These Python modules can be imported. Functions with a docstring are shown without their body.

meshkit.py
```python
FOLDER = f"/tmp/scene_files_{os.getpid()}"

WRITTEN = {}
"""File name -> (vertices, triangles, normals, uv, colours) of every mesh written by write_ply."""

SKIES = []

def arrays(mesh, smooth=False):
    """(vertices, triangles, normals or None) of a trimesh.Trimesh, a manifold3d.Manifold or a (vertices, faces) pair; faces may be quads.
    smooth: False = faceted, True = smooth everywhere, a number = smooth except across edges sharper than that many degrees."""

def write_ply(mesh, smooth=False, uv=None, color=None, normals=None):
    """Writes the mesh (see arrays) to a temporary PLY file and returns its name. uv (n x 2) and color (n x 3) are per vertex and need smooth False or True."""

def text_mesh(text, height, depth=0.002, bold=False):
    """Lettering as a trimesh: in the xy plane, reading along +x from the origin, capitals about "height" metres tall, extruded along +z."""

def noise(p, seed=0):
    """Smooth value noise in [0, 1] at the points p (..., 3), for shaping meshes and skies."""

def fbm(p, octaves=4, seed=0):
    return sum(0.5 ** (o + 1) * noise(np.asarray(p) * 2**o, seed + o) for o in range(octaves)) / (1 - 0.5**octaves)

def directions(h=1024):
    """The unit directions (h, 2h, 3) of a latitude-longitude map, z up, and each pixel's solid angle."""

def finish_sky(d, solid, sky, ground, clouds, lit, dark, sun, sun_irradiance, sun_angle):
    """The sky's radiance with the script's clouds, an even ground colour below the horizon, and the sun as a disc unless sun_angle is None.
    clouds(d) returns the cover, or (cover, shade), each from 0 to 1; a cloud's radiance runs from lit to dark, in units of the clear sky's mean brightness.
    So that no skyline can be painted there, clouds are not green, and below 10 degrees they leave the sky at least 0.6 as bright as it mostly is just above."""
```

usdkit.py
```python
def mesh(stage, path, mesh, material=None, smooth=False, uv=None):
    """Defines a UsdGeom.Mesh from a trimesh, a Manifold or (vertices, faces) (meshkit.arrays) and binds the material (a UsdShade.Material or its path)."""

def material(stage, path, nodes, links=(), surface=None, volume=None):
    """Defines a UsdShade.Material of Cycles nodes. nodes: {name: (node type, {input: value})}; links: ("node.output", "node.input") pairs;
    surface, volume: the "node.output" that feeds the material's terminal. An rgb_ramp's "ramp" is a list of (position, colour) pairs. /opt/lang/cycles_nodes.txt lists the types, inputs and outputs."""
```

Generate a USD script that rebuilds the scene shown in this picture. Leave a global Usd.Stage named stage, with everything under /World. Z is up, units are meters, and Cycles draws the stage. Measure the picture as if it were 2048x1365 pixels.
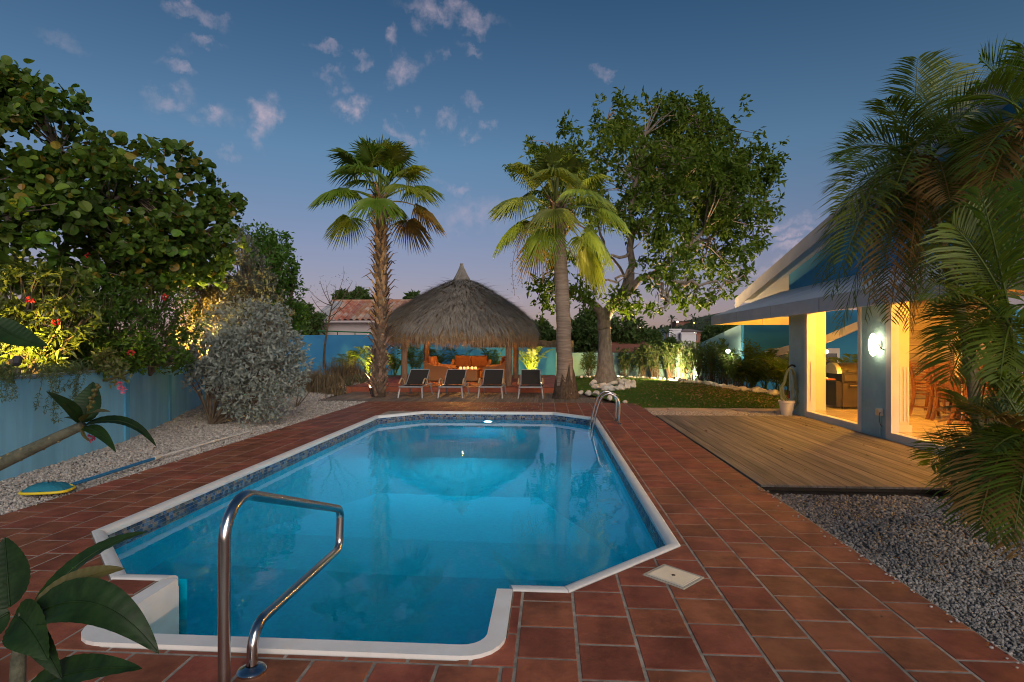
import math, random, numpy as np, trimesh, shapely, usdkit, meshkit
from shapely.geometry import Polygon, box as sbox, Point, LineString
from pxr import Usd, UsdGeom, UsdLux, UsdShade, Sdf, Gf, Vt

stage = Usd.Stage.CreateInMemory()
UsdGeom.Xform.Define(stage, '/World')
UsdGeom.Scope.Define(stage, '/World/Looks')
rng = np.random.default_rng(7)
random.seed(7)

# ------------------------------------------------------------------ camera
FPX, VPX, HZ, EYE = 1111.0, 1098.0, 690.0, 1.5
YAW = math.atan((VPX - 1024) / FPX)
CT, ST = math.cos(YAW), math.sin(YAW)
cam = UsdGeom.Camera.Define(stage, '/World/camera')
cam.CreateHorizontalApertureAttr(36.0)
cam.CreateVerticalApertureAttr(36.0 * 682 / 1024)
cam.CreateFocalLengthAttr(36.0 * FPX / 2048)
cam.CreateVerticalApertureOffsetAttr(36.0 * 7.5 / 2048)
cam.CreateClippingRangeAttr((0.05, 20000))
cam.CreateExposureAttr(0.0)
_x = UsdGeom.Xformable(cam)
_x.AddTranslateOp().Set((0, 0, EYE))
_x.AddRotateXYZOp().Set((90, 0, math.degrees(YAW)))

# ------------------------------------------------------------------ sky and dusk light
SUN_EL, SUN_AZ = math.radians(24), math.radians(158)
SKY_STRENGTH, SUN_INT, SUN_ANGLE = 0.10, 0.53, 50.0
SKY_TINT = [(0.0, (.57, .40, .48)), (.07, (.62, .43, .52)), (.17, (.63, .53, .63)), (.32, (.52, .68, .75)), (.52, (.29, .49, .60)), (.8, (.20, .38, .5)), (1.0, (.16, .33, .47))]
# clouds: direction (pixel of the sky they stand in), radius along / across, tilt
CLOUDS = [(385, 18, 70, 18, .1, .55), (395, 90, 60, 16, -.3, .6), (345, 130, 38, 16, .5, .55), (330, 200, 62, 30, -.5, .5), (420, 235, 62, 24, -.25, .6), (540, 235, 36, 62, .25, .95),
          (900, 32, 120, 20, .08, .55), (790, 85, 26, 24, -.3, .55), (808, 150, 50, 28, -.15, .75), (712, 208, 40, 30, -.2, 1.15), (668, 162, 34, 22, -.5, .65), (655, 88, 30, 14, .3, .4),
          (840, 260, 18, 34, .1, .6), (800, 265, 22, 18, .2, .6), (938, 215, 14, 20, .1, .5), (930, 85, 30, 12, .1, .4), (900, 245, 22, 18, .3, .55), (965, 250, 34, 14, -.4, .65), (935, 272, 14, 18, .1, .6),
          (905, 380, 26, 14, .1, .55), (480, 318, 22, 18, .1, .55), (120, 210, 30, 22, .2, .5), (1195, 158, 20, 12, .1, .35), (960, 430, 110, 40, -.2, .42), (870, 120, 16, 26, .2, .45), (720, 105, 16, 14, .1, .4),
          (1570, 445, 110, 14, .0, .75), (1600, 468, 90, 12, -.05, .9), (1590, 500, 150, 16, .0, .75), (1560, 540, 170, 18, .02, .6), (1100, 590, 130, 12, .0, .45), (150, 85, 60, 20, .1, .2)]


def ray(px, py):
    u, v = (px - 1024) / FPX, (HZ - py) / FPX
    return np.array([u * CT - ST, CT + u * ST, v])


def at(px, py, Y):
    """the point of the vertical plane y = Y that a picture position stands for"""
    d = ray(px, py)
    return np.array([0, 0, EYE]) + d * (Y / d[1])


def gnd(px, py, z=0.0):
    d = ray(px, py)
    return np.array([0, 0, EYE]) + d * ((z - EYE) / d[2])

SPOTS = [
    ('small ground spotlight at the foot of the shaggy palm', at(741, 786, 15.75), at(757, 400, 15.9), 90, 32, (1.0, .72, .34), 60.0, .09),
    ('ground spotlight hidden behind the shaggy palm lighting a young palm', (*at(735, 745, 24.6)[:2], 0), at(740, 690, 26.2), 110, 60, (1.0, .66, .14)),
    ('ground spotlight behind the rightmost lounger lighting a young palm', (*at(1062, 750, 24.7)[:2], .0), at(1066, 690, 26.5), 130, 60, (1.0, .66, .14)),
    ('ground spotlight behind the smooth palm lighting its crown', (*at(1152, 780, 17.0)[:2], 0), at(1110, 430, 15.6), 380, 40, (1.0, .66, .24)),
    ('ground spotlight on the terrace left of the smooth palm lighting its crown', (*at(1084, 776, 17.3)[:2], .16), at(1095, 440, 15.7), 260, 36, (1.0, .66, .24)),
    ('ground spotlight in the lawn border lighting the pale wall', (*at(1349, 758, 23.3)[:2], 0), at(1322, 690, 26.4), 250, 80, (1.0, .72, .34)),
    ('ground spotlight under the big tree lighting its limbs', (*at(1236, 768, 23.3)[:2], .05), at(1268, 450, 22.5), 1300, 65, (1.0, .66, .34)),
    ('ground spotlight in the raised bed at the left edge of the picture', (*at(35, 700, 6.3)[:2], 1.0), at(75, 620, 7.0), 46, 80, (1.0, .66, .14), 60.0, .3),
    ('ground spotlight hidden behind the hedge lighting the copper shrub', (*at(385, 690, 10.6)[:2], 1.0), at(405, 600, 11.2), 220, 70, (1.0, .66, .14)),
]


def unit(v):
    v = np.asarray(v, float)
    return v / (np.linalg.norm(v, axis=-1, keepdims=True) + 1e-12)


def make_sky():
    n = {'tc': ('texture_coordinate', {}), 's': ('sky_texture', {'sky_type': 'single_scattering', 'sun_disc': False, 'sun_elevation': SUN_EL, 'sun_rotation': SUN_AZ}),
         'sep': ('separate_xyz', {}), 'ramp': ('rgb_ramp', {'ramp': SKY_TINT}), 'mul': ('mix', {'mix_type': 'multiply', 'fac': 1.0}),
         'b': ('background_shader', {'strength': SKY_STRENGTH}),
         'nz': ('noise_texture', {'scale': 14.0, 'detail': 6.0, 'roughness': .62}), 'nsub': ('vector_math', {'math_type': 'subtract', 'vector2': (.5, .5, .5)}),
         'nsc': ('vector_math', {'math_type': 'scale', 'scale': .12}), 'warp': ('vector_math', {'math_type': 'add'}),
         'nf': ('noise_texture', {'scale': 32.0, 'detail': 5.0, 'roughness': .6}), 'nfm': ('map_range', {'from_min': .38, 'from_max': .70, 'to_min': .02, 'to_max': 1.0, 'clamp': True})}
    l = [('tc.generated', 'sep.vector'), ('sep.z', 'ramp.fac'), ('s.color', 'mul.color1'), ('ramp.color', 'mul.color2'),
         ('tc.generated', 'nz.vector'), ('nz.color', 'nsub.vector1'), ('nsub.vector', 'nsc.vector1'), ('tc.generated', 'warp.vector1'), ('nsc.vector', 'warp.vector2'),
         ('tc.generated', 'nf.vector'), ('nf.fac', 'nfm.value')]
    last = None
    for i, (px, py, a, b, tilt, amt) in enumerate(CLOUDS):
        d = ray(px, py)
        s = np.linalg.norm(d)
        d = d / s
        right = unit(np.cross(d, [0, 0, 1.0]))
        up = np.cross(right, d)
        t = right * math.cos(tilt) - up * math.sin(tilt)
        w = np.cross(d, t)
        ra, rb = a / FPX / s * 1.12, b / FPX / s * 1.12
        # distance in the cloud's own frame
        n[f'da{i}'] = ('vector_math', {'math_type': 'dot_product', 'vector2': tuple(t / ra)})
        n[f'db{i}'] = ('vector_math', {'math_type': 'dot_product', 'vector2': tuple(w / rb)})
        n[f'dc{i}'] = ('vector_math', {'math_type': 'dot_product', 'vector2': tuple(d)})
        n[f'ca{i}'] = ('math', {'math_type': 'subtract', 'value2': float(d @ t / ra)})
        n[f'v{i}'] = ('combine_xyz', {})
        n[f'le{i}'] = ('vector_math', {'math_type': 'length'})
        n[f'm{i}'] = ('map_range', {'range_type': 'smoothstep', 'from_min': 1.0, 'from_max': .15, 'to_min': 0.0, 'to_max': float(amt) * .85, 'clamp': True})
        n[f'k{i}'] = ('math', {'math_type': 'greater_than', 'value2': .5})
        n[f'q{i}'] = ('math', {'math_type': 'multiply'})
        l += [('warp.vector', f'da{i}.vector1'), ('warp.vector', f'db{i}.vector1'), ('tc.generated', f'dc{i}.vector1'), (f'da{i}.value', f'v{i}.x'), (f'db{i}.value', f'v{i}.y'),
              (f'v{i}.vector', f'le{i}.vector1'), (f'le{i}.value', f'm{i}.value'), (f'dc{i}.value', f'k{i}.value1'), (f'm{i}.result', f'q{i}.value1'), (f'k{i}.value', f'q{i}.value2')]
        del n[f'ca{i}']
        if last is None:
            last = f'q{i}.value'
        else:
            n[f'x{i}'] = ('math', {'math_type': 'maximum'})
            l += [(last, f'x{i}.value1'), (f'q{i}.value', f'x{i}.value2')]
            last = f'x{i}.value'
    n['cm'] = ('math', {'math_type': 'multiply'})
    n['cl'] = ('mix', {'mix_type': 'mix', 'color2': CLOUD_COLOR})
    l += [(last, 'cm.value1'), ('nfm.result', 'cm.value2'), ('cm.value', 'cl.fac'), ('mul.color', 'cl.color1'), ('cl.color', 'b.color')]
    return usdkit.material(stage, '/World/Looks/dusk_sky', n, l, surface='b.background')


CLOUD_COLOR = (5.6, 4.5, 5.2)
dome = UsdLux.DomeLight.Define(stage, '/World/sky')
UsdShade.MaterialBindingAPI.Apply(dome.GetPrim()).Bind(make_sky())
dome.GetPrim().SetCustomDataByKey('kind', 'structure')
sun = UsdLux.DistantLight.Define(stage, '/World/sun')
sun.CreateIntensityAttr(SUN_INT)
sun.CreateAngleAttr(SUN_ANGLE)
sun.CreateNormalizeAttr(True)
sun.CreateColorAttr((1.0, .86, .74))
_sd = Gf.Vec3d(math.sin(SUN_AZ) * math.cos(SUN_EL), math.cos(SUN_AZ) * math.cos(SUN_EL), math.sin(SUN_EL))
UsdGeom.Xformable(sun).AddTransformOp().Set(Gf.Matrix4d().SetRotate(Gf.Rotation(Gf.Vec3d(0, 0, 1), _sd)))
POOL_POWER = 175.0
PORCH_GLOW, WALL_GLOW, GAZEBO_GLOW = 820.0, 14.0, 800.0
LAMP = 1.3   # one gain for all the lamps of the garden

# ------------------------------------------------------------------ materials
_mats = {}


def mat(name, c1, c2=None, scale=6.0, rough=.6, spec=.5, metal=0.0, bump=0.0, bscale=40.0, bdist=.02, var=0.0, hue=0.0, island=True, transl=0.0, tcol=None, stretch=None, detail=5.0, lo=.35, hi=.65, emit=None, estr=0.0, coat=0.0, c3=None, blotch=None):
    if name in _mats:
        return _mats[name]
    c2 = c2 or c1
    stops = [(lo, c1), (hi, c2)] if c3 is None else [(lo, c1), ((lo + hi) / 2, c2), (hi, c3)]
    n = {'g': ('geometry', {}), 'p': ('principled_bsdf', {'roughness': rough, 'specular_ior_level': spec, 'metallic': metal, 'coat_weight': coat})}
    l = []
    src = 'g.position'
    if stretch:
        n['map'] = ('mapping', {'scale': stretch})
        l.append(('g.position', 'map.vector'))
        src = 'map.vector'
    n['n'] = ('noise_texture', {'scale': scale, 'detail': detail, 'roughness': .6})
    n['r'] = ('rgb_ramp', {'ramp': stops})
    l += [(src, 'n.vector'), ('n.fac', 'r.fac')]
    out = 'r.color'
    if var or hue:
        rnd = 'g.random_per_island'
        if not island:
            n['oi'] = ('object_info', {})
            rnd = 'oi.random'
        n['h'] = ('hsv', {})
        n['mv'] = ('map_range', {'to_min': 1 - var, 'to_max': 1 + var})
        n['w'] = ('white_noise_texture', {'dimensions': '1D'})
        n['mh'] = ('map_range', {'to_min': .5 - hue, 'to_max': .5 + hue})
        l += [(rnd, 'mv.value'), (rnd, 'w.w'), ('w.value', 'mh.value'), ('mv.result', 'h.value'), ('mh.result', 'h.hue'), (out, 'h.color')]
        out = 'h.color'
    if blotch:
        n['bl'] = ('noise_texture', {'scale': blotch[0], 'detail': 7.0, 'roughness': .68})
        n['br'] = ('map_range', {'from_min': .36, 'from_max': .58, 'to_min': 1 - blotch[1], 'to_max': 1.0, 'clamp': True})
        n['bc'] = ('mix', {'mix_type': 'multiply', 'fac': 1.0})
        l += [(src, 'bl.vector'), ('bl.fac', 'br.value'), (out, 'bc.color1'), ('br.result', 'bc.color2')]
        out = 'bc.color'
    l.append((out, 'p.base_color'))
    if bump:
        n['bn'] = ('noise_texture', {'scale': bscale, 'detail': 6.0, 'roughness': .65})
        n['b'] = ('bump', {'strength': bump, 'distance': bdist})
        l += [(src, 'bn.vector'), ('bn.fac', 'b.height'), ('b.normal', 'p.normal')]
    if emit:
        n['p'][1].update({'emission_color': emit, 'emission_strength': estr})
    surf = 'p.BSDF'
    if transl:
        n['t'] = ('translucent_bsdf', {})
        n['tm'] = ('mix', {'mix_type': 'multiply', 'fac': 1.0, 'color2': tcol or (1.6, 1.7, .7)})
        n['x'] = ('mix_closure', {'fac': transl})
        l += [(out, 'tm.color1'), ('tm.color', 't.color'), ('p.BSDF', 'x.closure1'), ('t.BSDF', 'x.closure2')]
        surf = 'x.closure'
    _mats[name] = usdkit.material(stage, '/World/Looks/' + name, n, l, surface=surf)
    return _mats[name]


def glow(name, col, strength):
    if name not in _mats:
        _mats[name] = usdkit.material(stage, '/World/Looks/' + name, {'e': ('emission', {'color': col, 'strength': strength})}, [], surface='e.emission')
    return _mats[name]


# ------------------------------------------------------------------ naming, things and parts
_used = {}


def numbered(parent, name):
    k = (parent, name)
    _used[k] = _used.get(k, -1) + 1
    return name if _used[k] == 0 else f'{name}_{_used[k]:03d}'


ORIGIN = {}


def tag(prim, label=None, cat=None, group=None, kind=None):
    for k, v in (('label', label), ('category', cat), ('group', group), ('kind', kind)):
        if v:
            prim.SetCustomDataByKey(k, v)
    return prim


def thing(name, label=None, cat=None, loc=(0, 0, 0), rotz=0.0, group=None, kind=None):
    path = '/World/' + numbered('/World', name)
    x = UsdGeom.Xform.Define(stage, path)
    x.AddTranslateOp().Set(Gf.Vec3d(*map(float, loc)))
    x.AddRotateZOp().Set(math.degrees(rotz))
    ORIGIN[path] = np.array(loc, float)
    return tag(x.GetPrim(), label, cat, group, kind)


def build(name, m, material, parent=None, label=None, cat=None, group=None, kind=None, smooth=False, local=False):
    """one Mesh prim; m is (v, f), a Mesher or a trimesh; world coordinates unless local"""
    if isinstance(m, Mesher):
        m = m.get()
    pp = str(parent.GetPath()) if parent else '/World'
    path = pp + '/' + numbered(pp, name)
    if not isinstance(m, tuple):
        m = (np.array(m.vertices), np.array(m.faces))
    v, f = np.asarray(m[0], float), np.asarray(m[1], int)
    if parent and not local:
        top = '/'.join(pp.split('/')[:3])
        v = v - ORIGIN.get(top, 0)
    g = usdkit.mesh(stage, path, (v, f), material, smooth=smooth)
    return tag(g.GetPrim(), label, cat, group, kind)


def copy(root, loc, rotz=0.0, label=None, group=None):
    was = root.GetCustomData()
    name = root.GetName()
    r = thing(name, label or was.get('label'), was.get('category'), loc, rotz, group or was.get('group'))
    r.GetReferences().AddInternalReference(root.GetPath())
    r.SetInstanceable(True)
    return r


def lamp(parent, pos, color, power, radius=.05, cone=None, aim=None, soft=.4, name='light'):
    """the light that a lamp of the scene gives off"""
    pp = str(parent.GetPath())
    L = UsdLux.SphereLight.Define(stage, pp + '/' + numbered(pp, name))
    L.CreateRadiusAttr(radius)
    L.CreateNormalizeAttr(True)
    L.CreateIntensityAttr(power * LAMP)
    L.CreateColorAttr(color)
    o = ORIGIN.get('/'.join(pp.split('/')[:3]), np.zeros(3))
    m = Gf.Matrix4d(1)
    if cone:
        s = UsdLux.ShapingAPI.Apply(L.GetPrim())
        s.CreateShapingConeAngleAttr(cone)
        s.CreateShapingConeSoftnessAttr(soft)
        d = np.array(aim, float) - np.array(pos, float)
        m.SetRotate(Gf.Rotation(Gf.Vec3d(0, 0, -1), Gf.Vec3d(*d)))
    m.SetTranslateOnly(Gf.Vec3d(*map(float, np.array(pos) - o)))
    UsdGeom.Xformable(L).AddTransformOp().Set(m)
    return L


# ------------------------------------------------------------------ geometry
class Mesher:
    def __init__(self):
        self.v, self.f, self.n = [], [], 0

    def add(self, v, f):
        v, f = np.asarray(v, float), np.asarray(f, int)
        if f.shape[1] == 4:
            f = np.vstack([f[:, [0, 1, 2]], f[:, [0, 2, 3]]])
        self.v.append(v)
        self.f.append(f + self.n)
        self.n += len(v)
        return self

    def tm(self, m):
        return self.add(m.vertices, m.faces)

    def box(self, x0, x1, y0, y1, z0, z1, R=None, o=None):
        v = np.array([[x, y, z] for z in (z0, z1) for y in (y0, y1) for x in (x0, x1)], float)
        if R is not None:
            v = v @ R.T + o
        return self.add(v, [[0, 2, 3, 1], [4, 5, 7, 6], [0, 1, 5, 4], [2, 6, 7, 3], [0, 4, 6, 2], [1, 3, 7, 5]])

    def cbox(self, x0, x1, y0, y1, z0, z1, c=.006, R=None, o=None):
        """box with chamfered edges"""
        p = []
        for z, q in ((z0, c), (z0 + c, 0), (z1 - c, 0), (z1, c)):
            k = c if q == 0 else c
            xa, xb, ya, yb = x0 + q, x1 - q, y0 + q, y1 - q
            p += [[xa + c * (q == 0), ya, z], [xb - c * (q == 0), ya, z], [xb, ya + c * (q == 0), z], [xb, yb - c * (q == 0), z], [xb - c * (q == 0), yb, z], [xa + c * (q == 0), yb, z], [xa, yb - c * (q == 0), z], [xa, ya + c * (q == 0), z]]
        v = np.array(p, float)
        if R is not None:
            v = v @ R.T + o
        f = [[a * 8 + i, a * 8 + (i + 1) % 8, a * 8 + 8 + (i + 1) % 8, a * 8 + 8 + i] for a in range(3) for i in range(8)]
        t = []
        for a, b, d, e in f:
            t += [[a, b, d], [a, d, e]]
        t += [[24, 24 + i, 25 + i] for i in range(1, 7)] + [[0, i + 1, i] for i in range(1, 7)]
        return self.add(v, t)

    def tube(self, pts, r, sides=6, cap=True):
        p = np.asarray(pts, float)
        r = np.broadcast_to(np.asarray(r, float), (len(p),))
        t = np.gradient(p, axis=0)
        t /= np.linalg.norm(t, axis=1, keepdims=True) + 1e-12
        a = np.cross(t[0], [0, 0, 1.0] if abs(t[0][2]) < .9 else [1.0, 0, 0])
        A = []
        for i in range(len(p)):
            a = a - t[i] * (a @ t[i])
            a /= np.linalg.norm(a) + 1e-12
            A.append(a)
        A = np.array(A)
        B = np.cross(t, A)
        ang = np.arange(sides) * 2 * np.pi / sides
        v = (p[:, None] + r[:, None, None] * (np.cos(ang)[None, :, None] * A[:, None] + np.sin(ang)[None, :, None] * B[:, None])).reshape(-1, 3)
        f = []
        for i in range(len(p) - 1):
            for j in range(sides):
                k = (j + 1) % sides
                f += [[i * sides + j, i * sides + k, i * sides + sides + k], [i * sides + j, i * sides + sides + k, i * sides + sides + j]]
        if cap:
            m = len(p) - 1
            f += [[0, j + 1, j] for j in range(1, sides - 1)] + [[m * sides, m * sides + j, m * sides + j + 1] for j in range(1, sides - 1)]
        return self.add(v, f)

    def lathe(self, prof, o=(0, 0, 0), sides=20, R=None):
        """prof: (radius, z) pairs from bottom to top"""
        prof = np.asarray(prof, float)
        ang = np.arange(sides) * 2 * np.pi / sides
        v = np.stack([prof[:, None, 0] * np.cos(ang), prof[:, None, 0] * np.sin(ang), np.broadcast_to(prof[:, None, 1], (len(prof), sides))], -1).reshape(-1, 3)
        if R is not None:
            v = v @ R.T
        v = v + np.asarray(o, float)
        f = [[i * sides + j, i * sides + (j + 1) % sides, (i + 1) * sides + (j + 1) % sides, (i + 1) * sides + j] for i in range(len(prof) - 1) for j in range(sides)]
        return self.add(v, f)

    def quad(self, *p):
        return self.add(np.array(p, float), [list(range(len(p)))] if len(p) in (3, 4) else [[0, i, i + 1] for i in range(1, len(p) - 1)])

    def get(self):
        return np.vstack(self.v), np.vstack(self.f)


def spline(pts, n):
    """a smooth curve through the points"""
    from scipy.interpolate import CubicSpline, interp1d
    p = np.asarray(pts, float)
    s = np.concatenate([[0], np.cumsum(np.linalg.norm(np.diff(p, axis=0), axis=1))])
    t = np.linspace(0, s[-1], n)
    if len(p) < 3:
        return interp1d(s, p, axis=0)(t)
    return CubicSpline(s, p)(t)


def roty(a):
    return np.array([[math.cos(a), 0, math.sin(a)], [0, 1, 0], [-math.sin(a), 0, math.cos(a)]])


def rotz(a):
    return np.array([[math.cos(a), -math.sin(a), 0], [math.sin(a), math.cos(a), 0], [0, 0, 1]])


def rotx(a):
    return np.array([[1, 0, 0], [0, math.cos(a), -math.sin(a)], [0, math.sin(a), math.cos(a)]])


def slab(poly, z0, z1, bevel=.006):
    """a piece cut to the polygon: flat top with a bevelled rim, sides down to z0, no underside"""
    M = Mesher()
    for g in getattr(poly, 'geoms', [poly]):
        if g.is_empty or g.area < 2e-4:
            continue
        g = shapely.geometry.polygon.orient(g.simplify(.0015), 1.0)
        inner = g.buffer(-bevel, join_style='mitre')
        if not isinstance(inner, Polygon) or inner.is_empty or len(g.interiors):
            m = trimesh.creation.extrude_polygon(g, z1 - z0, engine='earcut')
            m.apply_translation([0, 0, z0])
            M.tm(m)
            continue
        inner = shapely.geometry.polygon.orient(inner, 1.0)
        o = np.array(g.exterior.coords)[:-1]
        i = np.array(inner.exterior.coords)[:-1]
        if len(i) != len(o):
            m = trimesh.creation.extrude_polygon(g, z1 - z0, engine='earcut')
            m.apply_translation([0, 0, z0])
            M.tm(m)
            continue
        k = np.argmin(np.linalg.norm(i - o[0], axis=1))
        i = np.roll(i, -k, axis=0)
        n = len(o)
        v = np.vstack([np.c_[o, np.full(n, z0)], np.c_[o, np.full(n, z1 - bevel * .7)], np.c_[i, np.full(n, z1)]])
        f = [[a * n + j, a * n + (j + 1) % n, a * n + n + (j + 1) % n, a * n + n + j] for a in range(2) for j in range(n)]
        t = []
        for a, b, c, d in f:
            t += [[a, b, c], [a, c, d]]
        tv, tf = trimesh.creation.triangulate_polygon(Polygon(i), engine='earcut')
        base = len(v)
        v = np.vstack([v, np.c_[tv, np.full(len(tv), z1)]])
        t += (np.asarray(tf) + base).tolist()
        M.add(v, t)
    return M if M.n else None


def sheet(poly, z, step=None):
    """flat sheet over a polygon"""
    M = Mesher()
    for g in getattr(poly, 'geoms', [poly]):
        tv, tf = trimesh.creation.triangulate_polygon(g, engine='earcut')
        M.add(np.c_[tv, np.full(len(tv), z)], tf)
    return M


def unit(v):
    v = np.asarray(v, float)
    return v / (np.linalg.norm(v, axis=-1, keepdims=True) + 1e-12)


# leaves: x along the leaf from its stalk, y across, z up from the blade
LEAF = {
    'lance': (np.array([[0, 0, 0], [.4, .5, .1], [.45, 0, 0], [.4, -.5, .1], [1, 0, -.1]]), np.array([[0, 2, 1], [0, 3, 2], [1, 2, 4], [2, 3, 4]])),
    'simple': (np.array([[0, 0, 0], [.45, .5, .12], [1, 0, -.05], [.45, -.5, .12]]), np.array([[0, 2, 1], [0, 3, 2]])),
    'round': (np.array([[.04, 0, 0], [.08, .26, .07], [.28, .47, .12], [.55, .53, .13], [.82, .42, .06], [.97, .2, -.04], [1, 0, -.09], [.97, -.2, -.04], [.82, -.42, .06], [.55, -.53, .13], [.28, -.47, .12], [.08, -.26, .07], [.5, 0, 0]]), np.array([[i, 12, (i + 1) % 12] for i in range(12)])),
}


def leaves(pos, dirs, size, kind='simple', aspect=.5, r=None, updir=(0, 0, 1), roll=.9):
    """many leaves as one array pair; pos (n,3), dirs (n,3), size scalar or (n,)"""
    r = r or rng
    V, F = LEAF[kind]
    n = len(pos)
    x = unit(dirs)
    up = unit(np.asarray(updir, float) + r.normal(0, roll, (n, 3)))
    y = unit(np.cross(up, x))
    z = np.cross(x, y)
    s = np.broadcast_to(size, (n,))[:, None]
    v = pos[:, None] + V[None, :, 0:1] * (x * s)[:, None] + V[None, :, 1:2] * (y * s * aspect)[:, None] + V[None, :, 2:3] * (z * s)[:, None]
    f = F[None] + (np.arange(n) * len(V))[:, None, None]
    return v.reshape(-1, 3), f.reshape(-1, 3)


def ball(n, r=None):
    r = r or rng
    return unit(r.normal(size=(n, 3)))


def crown_points(blobs, n, r=None, inner=.5):
    """cluster centres spread through the blobs (x, y, z, radius[, flatness]), denser towards the outside"""
    r = r or rng
    B = np.array([tuple(b) + (1.0,) * (5 - len(b)) for b in blobs], float)
    w = B[:, 3] ** 2.2
    k = r.choice(len(B), n, p=w / w.sum())
    d = ball(n, r)
    rad = B[k, 3] * (inner + (1 - inner) * r.random(n) ** .6)
    off = d * rad[:, None]
    off[:, 2] *= B[k, 4]
    return B[k, :3] + off, unit(d), k


def leaf_clusters(centres, outward, per, size, kind, aspect, spread, r=None, droop=.0, roll=.9, jitter=.3):
    r = r or rng
    n = len(centres)
    d = np.repeat(outward, per, 0) * .5 + ball(n * per, r)
    d[:, 2] -= droop
    p = np.repeat(centres, per, 0) + ball(n * per, r) * spread * r.random((n * per, 1))
    s = size * (1 + jitter * r.normal(size=n * per)).clip(.5, 1.7)
    return leaves(p, d, s, kind, aspect, r, roll=roll)


def limb(M, pts, r0, r1, n=12, sides=8, wob=.0):
    c = spline(pts, n)
    if wob:
        c[1:-1] += rng.normal(0, wob, (n - 2, 3))
    M.tube(c, np.linspace(r0, r1, n), sides)
    return c

# ------------------------------------------------------------------ common materials
M_tile = mat('terracotta_tile', (.23, .066, .034), (.32, .102, .052), scale=5, rough=.6, spec=.3, bump=.45, bscale=16, bdist=.012, var=.17, hue=.007, blotch=(2.6, .45), island=False)
M_tile2 = mat('terracotta_tile_far', (.23, .066, .034), (.32, .102, .052), scale=5, rough=.6, spec=.3, bump=.3, bscale=22, bdist=.01, var=.17, hue=.007, blotch=(2.6, .45))
M_grout = mat('grout', (.44, .38, .31), (.25, .21, .17), scale=14, rough=.9, blotch=(2.0, .4), bump=.4, bscale=120, bdist=.004)
M_white = mat('white_coping', (.80, .79, .77), (.70, .69, .66), scale=3, blotch=(3.0, .18), rough=.38, bump=.05, bscale=60)
M_step = mat('white_plastic_step', (.78, .77, .74), (.70, .68, .64), scale=4, rough=.5, bump=.08, bscale=90)
M_liner = mat('pool_liner', (.0, .36, .55), (.0, .42, .62), scale=30, spec=0, rough=.8, detail=8, bump=0)
M_bluewall = mat('blue_plaster', (.19, .50, .71), (.235, .56, .77), scale=1.3, rough=.85, bump=.35, bscale=55, bdist=.01, stretch=(2.5, 2.5, .3), blotch=(1.1, .2))
M_bluewall2 = mat('blue_plaster_pilaster', (.08, .34, .55), (.09, .37, .58), scale=2, rough=.85, bump=.3, bscale=55, bdist=.01)
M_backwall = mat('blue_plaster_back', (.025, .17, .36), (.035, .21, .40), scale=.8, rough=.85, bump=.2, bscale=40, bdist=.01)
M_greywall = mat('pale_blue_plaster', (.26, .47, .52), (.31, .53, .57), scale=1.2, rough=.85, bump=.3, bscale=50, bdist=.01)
M_soil = mat('soil', (.06, .042, .03), (.11, .08, .055), scale=7, rough=.95, bump=.7, bscale=30, bdist=.03)
M_peb = mat('pebble', (.33, .295, .26), (.44, .40, .36), scale=9, rough=.8, var=.35, hue=.015, island=False)
M_pebd = mat('pebble_grey', (.19, .175, .16), (.28, .26, .24), scale=9, rough=.8, var=.38, hue=.012, island=False)
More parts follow.
